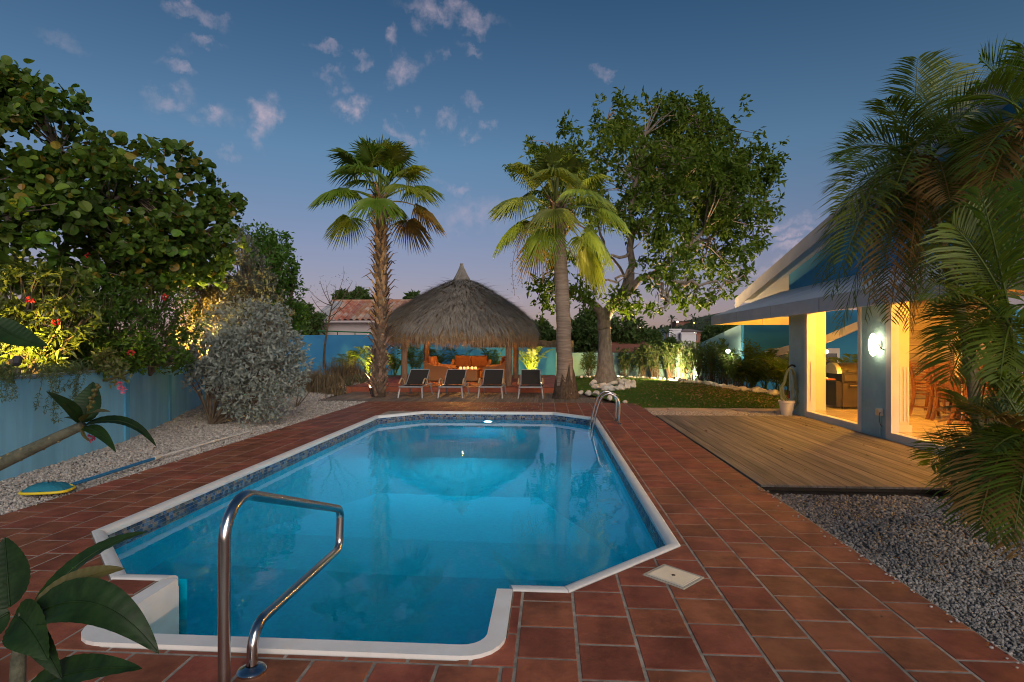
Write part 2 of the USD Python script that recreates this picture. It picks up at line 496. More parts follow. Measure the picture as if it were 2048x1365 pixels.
M_gravbase = mat('gravel_base', (.23, .20, .17), (.12, .105, .09), scale=45, rough=.95, bump=1.0, bscale=60, bdist=.03)
M_gravbased = mat('gravel_base_grey', (.14, .13, .125), (.08, .075, .075), scale=45, rough=.95, bump=1.0, bscale=60, bdist=.03)
M_lawn = mat('lawn_base', (.06, .12, .012), (.08, .15, .018), scale=3, rough=.95, bump=.6, bscale=80, bdist=.02)
M_grass = mat('grass_blade', (.085, .19, .018), (.13, .24, .028), scale=1.2, rough=.7, var=.35, hue=.02, transl=.25)
M_deck = mat('weathered_deck_board', (.13, .112, .095), (.215, .19, .165), scale=2.2, rough=.7, stretch=(14, .6, 14), bump=.3, bscale=14, bdist=.004, var=.22, island=False, detail=8, blotch=(.9, .5))
M_dark = mat('dark_timber', (.03, .022, .016), (.06, .045, .03), scale=5, rough=.8)
M_board = mat('old_board', (.10, .075, .055), (.19, .15, .115), scale=2, rough=.75, stretch=(14, .7, 14), bump=.3, bscale=14, bdist=.004, var=.2, island=False)
M_conc = mat('paver_concrete', (.36, .27, .20), (.46, .36, .28), scale=5, rough=.85, bump=.3, bscale=60, bdist=.008, var=.1, island=False)
M_steel = mat('stainless_steel', (.60, .585, .57), (.53, .515, .50), scale=4, rough=.2, metal=1.0, bump=.02, bscale=200, stretch=(1, 1, 1))
M_rock = mat('white_rock', (.62, .55, .47), (.78, .73, .66), scale=5, rough=.9, bump=.6, bscale=18, bdist=.03, var=.14, island=False)
M_bark = mat('bark', (.10, .07, .045), (.20, .15, .10), scale=6, rough=.95, stretch=(2, 2, .5), bump=.9, bscale=14, bdist=.04)
M_barkgrey = mat('grey_bark', (.16, .125, .10), (.30, .25, .20), scale=7, rough=.95, stretch=(1.5, 1.5, .6), bump=.7, bscale=14, bdist=.03)
M_twig = mat('twig', (.09, .065, .04), (.16, .115, .07), scale=9, rough=.9)

# ------------------------------------------------------------------ ground
Z_SOIL = -.09
POOL_OUT = Polygon([(-3.66, 4.22), (-3.66, 11.50), (-2.80, 12.38), (.12, 12.38), (.98, 11.50), (.98, 4.22), (.12, 3.38), (-.22, 3.38), (-.22, 2.84), (-.44, 2.62), (-2.22, 2.62), (-2.44, 2.84), (-2.44, 3.38), (-2.80, 3.38)])
hole = sbox(-3.55, .87, 3.5, 12.27)
G = Polygon([(-900, -60), (900, -60), (900, 2500), (-900, 2500)]).difference(POOL_OUT.buffer(.02, join_style='mitre'))
build('ground', sheet(G, Z_SOIL), M_soil, kind='structure')

# ------------------------------------------------------------------ pool deck of terracotta tiles
DECK = Polygon([(-4.82, .6), (2.23, .6), (2.23, 14.45), (-4.82, 14.45)])
DECK = DECK.difference(POOL_OUT.buffer(.004, join_style='mitre'))
deck = thing('pool_deck', 'terracotta tiled deck around the swimming pool', 'pool deck', kind='structure')
b = sheet(DECK, -.0028)
build('grout_bed', b, M_grout, deck)
LID = np.array([gnd(1290, 1150)[:2], gnd(1330, 1128)[:2], gnd(1406, 1158)[:2], gnd(1365, 1178)[:2]])
_c, _u = LID.mean(0), unit(LID[1] + LID[2] - LID[0] - LID[3])
_u = unit(unit(LID[1] - LID[0]) + unit(LID[2] - LID[3]))
_w = np.array([_u[1], -_u[0]])
LID = np.array([_c - _u * .12 - _w * .142, _c + _u * .12 - _w * .142, _c + _u * .12 + _w * .142, _c - _u * .12 + _w * .142])
LID_P = Polygon(LID)
tiles = []
J = .0085
PT = .2985


def course_x(y0, y1, x0, x1, off):
    x = x0 - off
    while x < x1:
        a, c = max(x, x0), min(x + PT, x1)
        if c - a > .03:
            tiles.append(sbox(a + J, y0 + J, c - J, y1 - J))
        x += PT


def course_y(x0, x1, y0, y1, off):
    y = y0 - off
    while y < y1:
        a, c = max(y, y0), min(y + PT, y1)
        if c - a > .03:
            tiles.append(sbox(x0 + J, a + J, x1 - J, c - J))
        y += PT


# courses run along the pool on both sides and at the far end, across it in front of the steps
xr = 2.23 - PT * 8
k = 0
for i in range(8):
    x0 = xr + i * PT
    course_y(x0, x0 + PT, .6, 14.45, PT * [.1, .62, .28, .8, .18, .55, .05, .7][i])
for i in range(4):
    x0 = -4.82 + i * PT
    course_y(x0, x0 + PT, .6, 14.45, PT * [.3, .75, .1, .55][i])
xl = -4.82 + 4 * PT
for i in range(7):
    y1 = 2.58 - (i - 3) * PT
    course_x(y1 - PT, y1, xl, xr, PT * [.2, .7, .1, .6, .33, .85, .4][i])
for i in range(3):
    y0 = 2.58 + 3 * PT + i * PT
    course_x(y0, y0 + PT, xl, -2.7, PT * [.5, .1, .7][i])
for i in range(8):
    y0 = 12.4 + i * PT * .98
    if y0 + PT < 14.5:
        course_x(y0, y0 + PT * .98, xl, xr, PT * [.0, .5, .2, .7, .1, .6, .3][i % 7])
cut = []
for t in tiles:
    t = t.intersection(DECK.buffer(-.004, join_style='mitre')).difference(LID_P.buffer(.012, join_style='mitre'))
    for g in getattr(t, 'geoms', [t]):
        if isinstance(g, Polygon) and g.area > 6e-4:
            cut.append(g)
fw = lambda g: (g.area / max(.5, math.hypot(g.centroid.x, g.centroid.y)) ** 3) if (g.centroid.y > 1.6 and abs((g.centroid.x * CT + g.centroid.y * ST) / (g.centroid.y * CT - g.centroid.x * ST)) < .98) else 0
cut.sort(key=fw, reverse=True)
rest = Mesher()
for i, g in enumerate(cut):
    h = float(rng.normal(0.0006, .0006))
    m = slab(g, -.03, h, .0028)
    if m is None:
        continue
    v, f = m.get()
    c = g.centroid
    v[:, 2] += ((v[:, 0] - c.x) * rng.normal(0, .002) + (v[:, 1] - c.y) * rng.normal(0, .002)) * (v[:, 2] > -.02)
    if i < 300:
        build('tile', (v, f), M_tile, deck)
    else:
        rest.add(v, f)
build('far_tiles', rest, M_tile2, deck, kind='stuff')

# ------------------------------------------------------------------ swimming pool
WATER = -.15
pool = thing('swimming_pool', 'lit blue swimming pool with white coping and mosaic waterline band', 'pool')


def inset(poly, d):
    return shapely.geometry.polygon.orient(poly.buffer(-d, join_style='mitre', mitre_limit=4), 1.0)


main = Polygon([(-3.66, 4.22), (-3.66, 11.50), (-2.80, 12.38), (.12, 12.38), (.98, 11.50), (.98, 4.22), (.12, 3.38), (-2.80, 3.38)])
pw = inset(main, .075)
pc = np.array(pw.exterior.coords)[:-1]
y_near = pc[:, 1].min()
lin = Mesher()
FZ = -1.25
for i in range(len(pc)):
    a, c = pc[i], pc[(i + 1) % len(pc)]
    if abs(a[1] - y_near) < 1e-6 and abs(c[1] - y_near) < 1e-6:   # the near side opens into the step bay
        xs = sorted([a[0], c[0]])
        for p, q in ((xs[0], -2.345), (-.315, xs[1])):
            lin.quad((p, y_near, FZ), (q, y_near, FZ), (q, y_near, -.02), (p, y_near, -.02))
        continue
    lin.quad((*a, FZ), (*c, FZ), (*c, -.02), (*a, -.02))
# floor: shallow end, slope, hopper
SH, DX0, DX1, DY0, DY1, DZ = 4.95, -2.55, -.15, 8.2, 10.3, -2.25
xl_, xr_ = pc[:, 0].min(), pc[:, 0].max()
ymax = pc[:, 1].max()
shallow = pw.intersection(sbox(-9, 0, 9, SH))
shallow = shallow.union(sbox(-2.345, 2.70, -.315, y_near + .01))
lin.add(*sheet(shallow, FZ).get())
q = lin.quad
Q0, Q1 = (xl_ + .3, 5.9, FZ - .19), (xr_ - .3, 5.9, FZ - .19)
q((xl_, SH, FZ), (xr_, SH, FZ), Q1, Q0)
q(Q0, Q1, (DX1, DY0, DZ), (DX0, DY0, DZ))
q((xr_, SH, FZ), (DX1, DY0, DZ), Q1)
q((xl_, SH, FZ), Q0, (DX0, DY0, DZ))
q((DX0, DY0, DZ), (DX1, DY0, DZ), (DX1, DY1, DZ), (DX0, DY1, DZ))
yr = max(p[1] for p in pc if abs(p[0] - xr_) < 1e-6)
q((xr_, SH, FZ), (xr_, yr, FZ), (DX1, DY1, DZ), (DX1, DY0, DZ))
q((xl_, yr, FZ), (xl_, SH, FZ), (DX0, DY0, DZ), (DX0, DY1, DZ))
fx = sorted(p[0] for p in pc if abs(p[1] - ymax) < 1e-6)
q((xr_, yr, FZ), (fx[1], ymax, FZ), (DX1, DY1, DZ))
q((fx[0], ymax, FZ), (xl_, yr, FZ), (DX0, DY1, DZ))
q((fx[1], ymax, FZ), (fx[0], ymax, FZ), (DX0, DY1, DZ), (DX1, DY1, DZ))
build('liner', lin, M_liner, pool)
# white moulded step bay: flange, side walls
bay_out = Polygon([(-2.44, 3.36), (-2.44, 2.62), (-.22, 2.62), (-.22, 3.36)]).buffer(-.2).buffer(.2)
bay_out = bay_out.union(sbox(-2.44, 3.1, -.22, 3.36))
bay_in = Polygon([(-2.345, 3.5), (-2.345, 2.72), (-.315, 2.72), (-.315, 3.5)]).buffer(-.12).buffer(.12).union(sbox(-2.345, 3.2, -.315, 3.5))
flange = bay_out.difference(bay_in)
st = Mesher()
parts_ = [g for g in getattr(flange, 'geoms', [flange]) if g.area > .01]
for g in parts_:
    m = trimesh.creation.extrude_polygon(g.simplify(.002), .05, engine='earcut')
    m.apply_translation([0, 0, -.03])
    st.tm(m)
inn = np.array(shapely.geometry.polygon.orient(bay_in, 1.0).exterior.coords)[:-1]
for i in range(len(inn)):
    a, c = inn[i], inn[(i + 1) % len(inn)]
    if (a[1] + c[1]) / 2 > 3.36:
        continue
    st.quad((*a, -1.24), (*c, -1.24), (*c, -.0302), (*a, -.0302))
for x0, x1 in ((-2.44, -2.345), (-.315, -.22)):     # rounded wall ends towards the pool
    st.add(*(lambda m: (np.array(m.vertices), np.array(m.faces)))(trimesh.creation.box(bounds=[[x0 + .002, 3.30, -1.2], [x1 - .002, 3.375, .012]])))
build('step_surround', st, M_step, pool)
# coping pieces: rounded white aluminium, mitred at the corners
prof = np.array([(0.0, -.03), (0.0, .003), (.007, .008), (.02, .011), (.050, .011), (.074, .004), (.090, -.012), (.092, -.034), (.085, -.048), (.070, -.048)])
ring = [np.array(inset(main, d).exterior.coords)[:-1] if d > 0 else np.array(shapely.geometry.polygon.orient(main, 1.0).exterior.coords)[:-1] for d, z in prof]
ref = ring[0]
for k in range(len(ring)):
    j = np.argmin(np.linalg.norm(ring[k] - ref[0], axis=1))
    ring[k] = np.roll(ring[k], -j, axis=0)
for i in range(len(ref)):
    j = (i + 1) % len(ref)
    spans = [(0.0, 1.0)]
    if abs(ref[i][1] - 3.38) < 1e-6 and abs(ref[j][1] - 3.38) < 1e-6:
        L = abs(ref[j][0] - ref[i][0])
        f = lambda x: abs(x - ref[i][0]) / L
        spans = [tuple(sorted((0.0, f(-2.44 if ref[i][0] < ref[j][0] else -.22)))), tuple(sorted((f(-.22 if ref[i][0] < ref[j][0] else -2.44), 1.0)))]
    Lf = np.linalg.norm(ref[j] - ref[i])
    spans = [(s0 + (s1 - s0) * q / k, s0 + (s1 - s0) * (q + 1) / k) for s0, s1 in spans for k in [max(1, round(Lf * (s1 - s0) / 2.45))] for q in range(k)]
    for s0, s1 in spans:
        g = .002 / Lf
        A = np.array([[*(ring[k][i] + (ring[k][j] - ring[k][i]) * (s0 + g)), prof[k][1]] for k in range(len(prof))])
        B = np.array([[*(ring[k][i] + (ring[k][j] - ring[k][i]) * (s1 - g)), prof[k][1]] for k in range(len(prof))])
        n = len(prof)
        fc = [[k, k + 1, n + k + 1, n + k] for k in range(n - 1)]
        m = Mesher().add(np.vstack([A, B]), fc)
        m.add(A, [[0, k, k + 1] for k in range(1, n - 1)])
        m.add(B, [[0, k + 1, k] for k in range(1, n - 1)])
        build('coping', m, M_white, pool, smooth=35)
# waterline band of small mosaic tiles
mosaic_cols = {'mosaic_navy': ((.008, .035, .11), 3), 'mosaic_blue': ((.02, .085, .22), 3), 'mosaic_sky': ((.10, .19, .31), 2), 'mosaic_grey': ((.17, .18, .19), 3), 'mosaic_sand': ((.23, .18, .13), 2.0), 'mosaic_slate': ((.05, .08, .11), 3)}
mm = [mat(k, tuple(np.array(c) * .8), tuple(np.array(c) * 1.25), scale=60, rough=.3, spec=.5, var=.15) for k, (c, w) in mosaic_cols.items()]
mw = np.array([w for c, w in mosaic_cols.values()])
mr = np.random.default_rng(3)
allm = []
backing = Mesher()
pc2 = np.array(inset(main, .073).exterior.coords)[:-1]
for i in range(len(pc)):
    a, c = pc[i], pc[(i + 1) % len(pc)]
    if abs(a[1] - y_near) < 1e-6 and abs(c[1] - y_near) < 1e-6:
        continue
    t = (c - a) / np.linalg.norm(c - a)
    nrm = np.array([-t[1], t[0]])
    Ln = np.linalg.norm(c - a)
    a2, c2 = a + nrm * .0015, c + nrm * .0015
    backing.quad((*a2, -.30), (*c2, -.30), (*c2, -.03), (*a2, -.03))
    for row in range(7):
        z1 = -.05 - row * .034
        x = -mr.random() * .05
        while x < Ln - .01:
            w = mr.choice([.028, .042, .055, .07])
            x0, x1 = max(x, 0) + .002, min(x + w, Ln) - .002
            x += w
            if x1 - x0 < .012:
                continue
            p0, p1 = a + t * x0 + nrm * .0015, a + t * x1 + nrm * .0015
            d = .004 + mr.random() * .003
            v = []
            for (pp, zz, dd) in ((p0, z1 - .031, 0), (p1, z1 - .031, 0), (p1, z1, 0), (p0, z1, 0)):
                v.append((*(pp + nrm * dd), zz))
            e = .003
            for (pp, zz) in ((p0 + t * e, z1 - .031 + e), (p1 - t * e, z1 - .031 + e), (p1 - t * e, z1 - e), (p0 + t * e, z1 - e)):
                v.append((*(pp + nrm * d), zz))
            fcs = [[4, 5, 6, 7], [0, 1, 5, 4], [1, 2, 6, 5], [2, 3, 7, 6], [3, 0, 4, 7]]
            cx, cy = (p0 + p1) / 2
            vis = (w / (cx * cx + cy * cy)) * (2 if abs(cx + 3.58) < .1 else 1 if cy > 11 else .3) * (1 if z1 > -.17 else .05)
            allm.append((vis, np.array(v), fcs, mr.choice(len(mm), p=mw / mw.sum())))
build('mosaic_grout', backing, mat('mosaic_grout', (.30, .30, .28), (.24, .24, .23), scale=30, rough=.8), pool)
allm.sort(key=lambda q: -q[0])
left = [Mesher() for _ in mm]
for i, (_, v, f, k) in enumerate(allm):
    if i < 300:
        build('mosaic_tile', (v, [r for x in f for r in ([x[0], x[1], x[2]], [x[0], x[2], x[3]])]), mm[k], pool)
    else:
        left[k].add(v, f)
for k, m in enumerate(left):
    if m.n:
        build('far_mosaic', m, mm[k], pool, kind='stuff')
# underwater lamp in the far wall
LX = at(976, 843, 12.3)[0]
pl = Mesher().lathe([(.0, 0), (.085, 0), (.10, .006), (.105, .018), (.10, .03), (.085, .034)], sides=24, R=rotx(math.pi / 2), o=(LX, 12.302, -.50))
ring_ = build('lamp_ring', pl, M_white, pool)
build('lamp_lens', Mesher().lathe([(.0, .012), (.05, .010), (.082, .002)], sides=24, R=rotx(math.pi / 2), o=(LX, 12.285, -.50)), glow('pool_lamp_lens', (.42, 1.0, .93), 22.0), ring_)
lamp(pool, (LX, 12.22, -.50), (.45, .96, 1.0), POOL_POWER, .05, 40, (LX - .25, 5.0, -1.45), .9)
L = UsdLux.DiskLight.Define(stage, '/World/swimming_pool/glow')
L.CreateRadiusAttr(.08)
L.CreateNormalizeAttr(True)
L.CreateIntensityAttr(POOL_POWER * .042)
L.CreateColorAttr((.45, .96, 1.0))
_m = Gf.Matrix4d(1)
_m.SetRotate(Gf.Rotation(Gf.Vec3d(0, 0, -1), Gf.Vec3d(-.03, -1, -.16)))
_m.SetTranslateOnly(Gf.Vec3d(LX, 12.24, -.50))
UsdGeom.Xformable(L).AddTransformOp().Set(_m)
# skimmer mouth plate in the right wall, return jets
# water
wat = inset(main, .070).union(sbox(-2.40, 2.66, -.26, y_near + .05))
wat = wat.intersection(inset(main, .070).union(bay_in.buffer(.01)))
n = {'tc': ('geometry', {}), 'n1': ('noise_texture', {'scale': 2.2, 'detail': 3.0}), 'n2': ('noise_texture', {'scale': 9.0, 'detail': 3.0}), 'ad': ('math', {'math_type': 'multiply_add', 'value2': .18}),
     'b': ('bump', {'strength': .22, 'distance': .010}), 'gl': ('glass_bsdf', {'IOR': 1.33, 'roughness': 0.0, 'color': (.93, .985, 1.0)})}
_mats['water'] = usdkit.material(stage, '/World/Looks/water', n, [('tc.position', 'n1.vector'), ('tc.position', 'n2.vector'), ('n2.fac', 'ad.value1'), ('n1.fac', 'ad.value3'), ('ad.value', 'b.height'), ('b.normal', 'gl.normal')], surface='gl.BSDF')
build('water', sheet(wat, WATER), _mats['water'], kind='structure')

# skimmer lid set askew in the tiles
lid = thing('skimmer_lid', 'square cream plastic access lid set diagonally in the tiles by the pool corner', 'lid', loc=(*LID.mean(0), 0))
M_lid = mat('cream_plastic', (.60, .54, .42), (.68, .62, .50), scale=8, rough=.5)
build('frame', slab(LID_P.buffer(.006).difference(LID_P.buffer(-.012)), -.01, .004, .001), mat('lid_frame', (.40, .36, .29), rough=.6), lid)
pan = slab(LID_P.buffer(-.014, join_style='mitre'), -.01, .006, .002)
e1, e2 = LID[1] - LID[0], LID[3] - LID[0]
build('panel', pan, M_lid, lid)
for s in np.linspace(.1, .9, 26):
    p0, p1 = LID[0] + e1 * .1 + e2 * s, LID[0] + e1 * .9 + e2 * s
    d = e2 / np.linalg.norm(e2) * .0025
    build('rib', Mesher().quad((*(p0 - d), .0062), (*(p0 + d), .0062), (*p0, .0085)).quad((*(p0 - d), .0062), (*(p1 - d), .0062), (*p1, .0085), (*p0, .0085)).quad((*p0, .0085), (*p1, .0085), (*(p1 + d), .0062), (*(p0 + d), .0062)), M_lid, lid)
build('finger_hole', Mesher().lathe([(0, .0092), (.012, .0092), (.014, .006)], o=(*LID.mean(0), 0), sides=12), M_dark, lid)

# ------------------------------------------------------------------ gravel beds
WALL = [(-5.55, 3.2), (-6.09, 5.78), (-6.68, 8.35), (-7.56, 10.63), (-9.2, 14.5)]
gl_ = Polygon([(-4.82, 1.0), (-4.82, 14.45), (-6.3, 14.6), (-6.55, 17.3), (-6.6, 24), (-13.5, 28.5), (-13.5, 22), (-9.2, 14.5), (-7.56, 10.63), (-6.68, 8.35), (-6.09, 5.78), (-5.2, 1.0)])
gr_ = Polygon([(2.24, .6), (7, .6), (7, 6.03), (2.24, 6.03)])
gs_ = sbox(2.25, 11.98, 5.3, 12.82)


def pebbles(name, poly, z, n, smin, smax, base, material, label, dist, seed):
    r = np.random.default_rng(seed)
    t = thing(name, label, 'gravel', kind='stuff')
    build('bed', sheet(poly, z - .012), base, t)
    x0, y0, x1, y1 = poly.bounds
    P = []
    while sum(map(len, P)) < n:
        c = np.c_[r.uniform(x0, x1, 40000), r.uniform(y0, y1, 40000)]
        keep = r.random(len(c)) < np.clip((dist / np.hypot(c[:, 0], c[:, 1])) ** 2, 0, 1)
        c = c[keep]
        P.append(c[shapely.contains_xy(poly, c[:, 0], c[:, 1])])
    p = np.vstack(P)[:n]
    d = np.hypot(p[:, 0], p[:, 1])
    s = r.uniform(smin, smax, n) * np.clip(d / dist, 1, 2.2)
    pi = UsdGeom.PointInstancer.Define(stage, str(t.GetPath()) + '/pebbles')
    targets = []
    for k in range(4):
        m = trimesh.creation.icosphere(0 if k < 2 else 1)
        v = np.array(m.vertices) * (1, .72, .5)
        v *= (1 + r.normal(0, .13, (len(v), 1)))
        g = usdkit.mesh(stage, str(pi.GetPath()) + f'/stone_{k}', (v, np.array(m.faces)), material, smooth=60)
        targets.append(g.GetPath())
    pi.CreatePrototypesRel().SetTargets(targets)
    pi.CreateProtoIndicesAttr(Vt.IntArray.FromNumpy(r.integers(0, 4, n).astype(np.int32)))
    pi.CreatePositionsAttr(Vt.Vec3fArray.FromNumpy(np.c_[p, z - .012 + s * r.uniform(.1, .6, n)].astype(np.float32)))
    pi.CreateScalesAttr(Vt.Vec3fArray.FromNumpy(np.repeat(s[:, None], 3, 1).astype(np.float32)))
    qv = unit(r.normal(size=(n, 4)) * (1, .35, .35, 1))
    pi.CreateOrientationsAttr(Vt.QuathArray([Gf.Quath(float(a), float(b_), float(c), float(e)) for a, b_, c, e in qv]))
    return t


pebbles('gravel', gl_, -.02, 42000, .010, .019, M_gravbase, M_peb, 'pale pebble gravel bed between the left blue wall and the tiles', 7.5, 11)
pebbles('gravel', gr_, -.07, 70000, .0065, .0125, M_gravbased, M_pebd, 'grey pebble gravel bed at the right in front of the wooden deck', 4.2, 12)
pebbles('gravel', gs_, -.01, 5000, .018, .028, M_gravbase, M_peb, 'narrow strip of pale gravel behind the wooden deck', 13, 13)

# ------------------------------------------------------------------ raised bed and the left garden wall
t = thing('garden_wall', 'long pale blue plastered garden wall with a thin cap on the left', 'wall')
W = np.array(WALL)
for i in range(len(W) - 1):
    a, c = W[i], W[i + 1]
    d = (c - a) / np.linalg.norm(c - a)
    nrm = np.array([-d[1], d[0]])
    ext = -.0 if i else 0
    p = Polygon([a, c, c + nrm * .16 + d * .0, a + nrm * .16])
    m = trimesh.creation.extrude_polygon(p, 1.10 + .12, engine='earcut')
    m.apply_translation([0, 0, -.12])
    build('panel', m, M_bluewall, t)
    p = Polygon([a - nrm * .012, c - nrm * .012, c + nrm * .175, a + nrm * .175])
    m = trimesh.creation.extrude_polygon(p, .028, engine='earcut')
    m.apply_translation([0, 0, 1.103])
    build('cap', m, mat('wall_cap', (.17, .22, .25), (.24, .29, .31), scale=5, rough=.8), t)
    if i in (1, 2):
        e = c - d * (.03 if i == 1 else .1)
        p = Polygon([e - nrm * .02, e + d * .13 - nrm * .02, e + d * .13 + nrm * .01, e + nrm * .01])
        m = trimesh.creation.extrude_polygon(p, 1.0, engine='earcut')
        m.apply_translation([0, 0, -.1])
        build('pilaster', m, M_bluewall2, t)
bed = Polygon([tuple(w) for w in W] + [(-13.5, 22), (-40, 22), (-40, 0), (-6.2, 0.5)]).buffer(-.08)
build('raised_bed', slab(bed, -.08, .96, .01), M_soil, kind='structure')

# ------------------------------------------------------------------ wooden deck
wd = thing('wooden_deck', 'weathered wooden deck of long boards in front of the house', 'deck', kind='structure')
x = 2.25
while x < 5.28:
    w = min(.145, 5.30 - x)
    y0, y1 = 6.07 + rng.normal(0, .002), 11.93 + rng.normal(0, .004)
    m = Mesher()
    m.cbox(x, x + w - .0045, y0, y1, -.012, .012 + rng.normal(0, .0009), .002)
    build('board', m, M_deck, wd)
    x += .1462
build('joist', Mesher().box(2.26, 7.2, 6.22, 6.28, -.085, -.014), M_dark, wd)
build('joist', Mesher().box(2.26, 5.28, 9.0, 9.06, -.085, -.014), M_dark, wd)
# boards by the house corner going on under the palm
x = 5.305
while x < 7.2:
    m = Mesher().cbox(x, x + .139, 6.07, 6.9, -.012, .012, .003)
    build('board', m, M_deck, wd)
    x += .1462

# ------------------------------------------------------------------ boardwalk under the loungers, terrace, paver path
bw = thing('boardwalk', 'narrow grey boardwalk between the pool tiles and the terrace', 'boardwalk', kind='structure')
x = -6.2
k = 0
while x < 1.3:
    y1 = 17.42 if x < .3 else 15.9
    build('board', Mesher().cbox(x, x + .135, 14.47, y1, -.03, rng.normal(0, .0015), .003), M_board, bw)
    x += .141
tr = thing('terrace', 'raised terracotta terrace under the thatched gazebo', 'terrace', kind='structure')
TZ = .16
M_terr = mat('terrace_riser', (.30, .075, .035), (.38, .10, .05), scale=6, rough=.7, bump=.3, bscale=50, bdist=.006)
build('base', Mesher().box(-6.5, .25, 17.47, 24.6, -.1, TZ - .012), M_terr, tr)
tt = Mesher()
y = 17.46
r_ = 0
while y < 24.5:
    x = -6.51 - PT * (.5 if r_ % 2 else 0)
    while x < .25:
        a, c = max(x, -6.51), min(x + PT, .26)
        if c - a > .05:
            tt.add(*slab(sbox(a + .005, y + .005, c - .005, y + PT - .005), TZ - .013, TZ + rng.normal(0, .001), .005).get())
        x += PT
    y += PT
    r_ += 1
build('terrace_tiles', tt, M_tile2, tr, kind='stuff')
pv = thing('paver_path', 'row of concrete pavers between the lawn and the gravel strip', 'path', kind='structure')
x = 2.26
while x < 7.5:
    build('paver', Mesher().cbox(x, x + .49, 12.86, 13.44, -.06, rng.normal(.0, .003), .006), M_conc, pv)
    x += .5

# ------------------------------------------------------------------ lawn
LAWN = Polygon([(2.26, 13.47), (1.75, 15.2), (1.25, 17), (.7, 20), (.45, 25), (1.2, 26.6), (2.8, 26.4), (4.2, 25.2), (5.5, 22.5), (6.6, 20.2), (7.2, 18.2), (7.6, 16.5), (7.6, 13.47)])
lawn = thing('lawn', 'green lawn littered with fallen leaves', 'lawn', kind='stuff')
build('turf', sheet(LAWN, -.03), M_lawn, lawn)
r = np.random.default_rng(21)
c = np.c_[r.uniform(.3, 7.6, 150000), r.uniform(13.4, 26.7, 150000)]
c = c[shapely.contains_xy(LAWN, c[:, 0], c[:, 1])][:60000]
n = len(c)
h = r.uniform(.035, .075, n)
a = r.uniform(0, 6.283, n)
w = .008
base = np.c_[c, np.full(n, -.031)]
side = np.c_[np.cos(a), np.sin(a), np.zeros(n)] * w
lean = np.c_[r.normal(0, .022, (n, 2)), h]
v = np.stack([base - side, base + side, base + lean], 1).reshape(-1, 3)
build('blades', (v, np.arange(n * 3).reshape(-1, 3)), M_grass, lawn)
c = np.c_[r.uniform(.5, 7.5, 9000), r.uniform(13.4, 26, 9000)]
keep = shapely.contains_xy(LAWN, c[:, 0], c[:, 1]) & (r.random(9000) < np.clip(.10 + .75 * np.exp(-((c[:, 0] - 5.8) ** 2 / 3.2 + (c[:, 1] - 18) ** 2 / 16)), 0, 1))
c = c[keep]
n = len(c)
d = np.c_[r.normal(size=(n, 2)), r.normal(0, .25, n)]
build('fallen_leaves', leaves(np.c_[c, np.full(n, .022)], d, r.uniform(.05, .11, n), 'simple', .5, r, roll=.35), mat('fallen_leaf', (.34, .20, .09), (.48, .33, .17), scale=2, rough=.8, var=.4, hue=.03), lawn)

dp = gnd(980, 818)
dl = thing('drain_cover', 'small grey drain cover in the tiles at the far end of the pool', 'drain cover', loc=(dp[0], dp[1], 0))
build('rim', Mesher().cbox(dp[0] - .2, dp[0] + .2, dp[1] - .07, dp[1] + .07, -.01, .005, .002), M_conc, dl)
for k in range(9):
    build('bar', Mesher().box(dp[0] - .18 + k * .04, dp[0] - .155 + k * .04, dp[1] - .055, dp[1] + .055, .0051, .008), M_dark, dl)

sr = np.random.default_rng(71)
c = np.vstack([np.c_[2.235 - abs(sr.normal(0, .06, 70)), sr.uniform(2.6, 6.0, 70)], np.c_[-4.83 + abs(sr.normal(0, .06, 90)), sr.uniform(4.5, 13, 90)]])
M_ = Mesher()
for p in c:
    m = trimesh.creation.icosphere(0, sr.uniform(.006, .012))
    M_.add(np.array(m.vertices) * (1, .8, .6) + (*p, .006), m.faces)
build('stray_pebbles', M_, M_peb, kind='stuff', label='single pebbles strayed from the gravel onto the tile edges', cat='pebbles')

# dry leaves blown onto the deck and the tiles
c = np.vstack([np.c_[r.uniform(4.2, 5.28, 26), r.uniform(6.3, 11.8, 26)], np.c_[r.uniform(2.3, 5.2, 14), r.uniform(6.2, 11.8, 14)], np.c_[r.uniform(1.1, 2.2, 9), r.uniform(3, 13, 9)], np.c_[r.uniform(-4.7, -3.7, 8), r.uniform(5, 13, 8)], np.c_[r.uniform(-5.8, -4.9, 60), r.uniform(5.5, 13, 60)]])
n = len(c)
build('leaf_litter', leaves(np.c_[c, np.full(n, .018)], np.c_[r.normal(size=(n, 2)), r.normal(0, .2, n)], r.uniform(.03, .075, n), 'lance', .5, r, roll=.3), mat('litter', (.16, .07, .03), (.26, .14, .06), scale=2, rough=.8, var=.4, hue=.03), kind='stuff', label='dry leaves scattered over the deck boards and tiles', cat='leaves')

# ------------------------------------------------------------------ house on the right
M_cream = mat('cream_paint', (.74, .58, .31), (.80, .64, .37), scale=2, rough=.6, bump=.08, bscale=60)
M_trim = mat('white_trim', (.66, .62, .56), (.74, .70, .64), scale=3, rough=.6, bump=.1, bscale=50)
M_roofsheet = mat('grey_roof_sheet', (.55, .57, .59), (.65, .67, .69), scale=1.5, rough=.75, bump=.08, bscale=30)
M_fascia = mat('grey_fascia', (.60, .56, .53), (.68, .64, .61), scale=2, rough=.7, bump=.05)
M_floor = mat('glossy_floor_tile', (.66, .50, .29), (.74, .58, .36), scale=3, rough=.12, spec=.6)
M_facade = mat('facade_blue', (.36, .55, .57), (.42, .61, .62), scale=1.5, rough=.85, blotch=(1.4, .2), bump=.8, bscale=26, bdist=.012)
M_gable = mat('gable_blue', (.05, .29, .52), (.06, .33, .57), scale=1, rough=.85, bump=.3, bscale=40, bdist=.01)
FX = 5.33
house = thing('house', 'blue house with cream open porch, white trimmed pillars and grey canopy roof', 'house', loc=(FX, 9, 0))
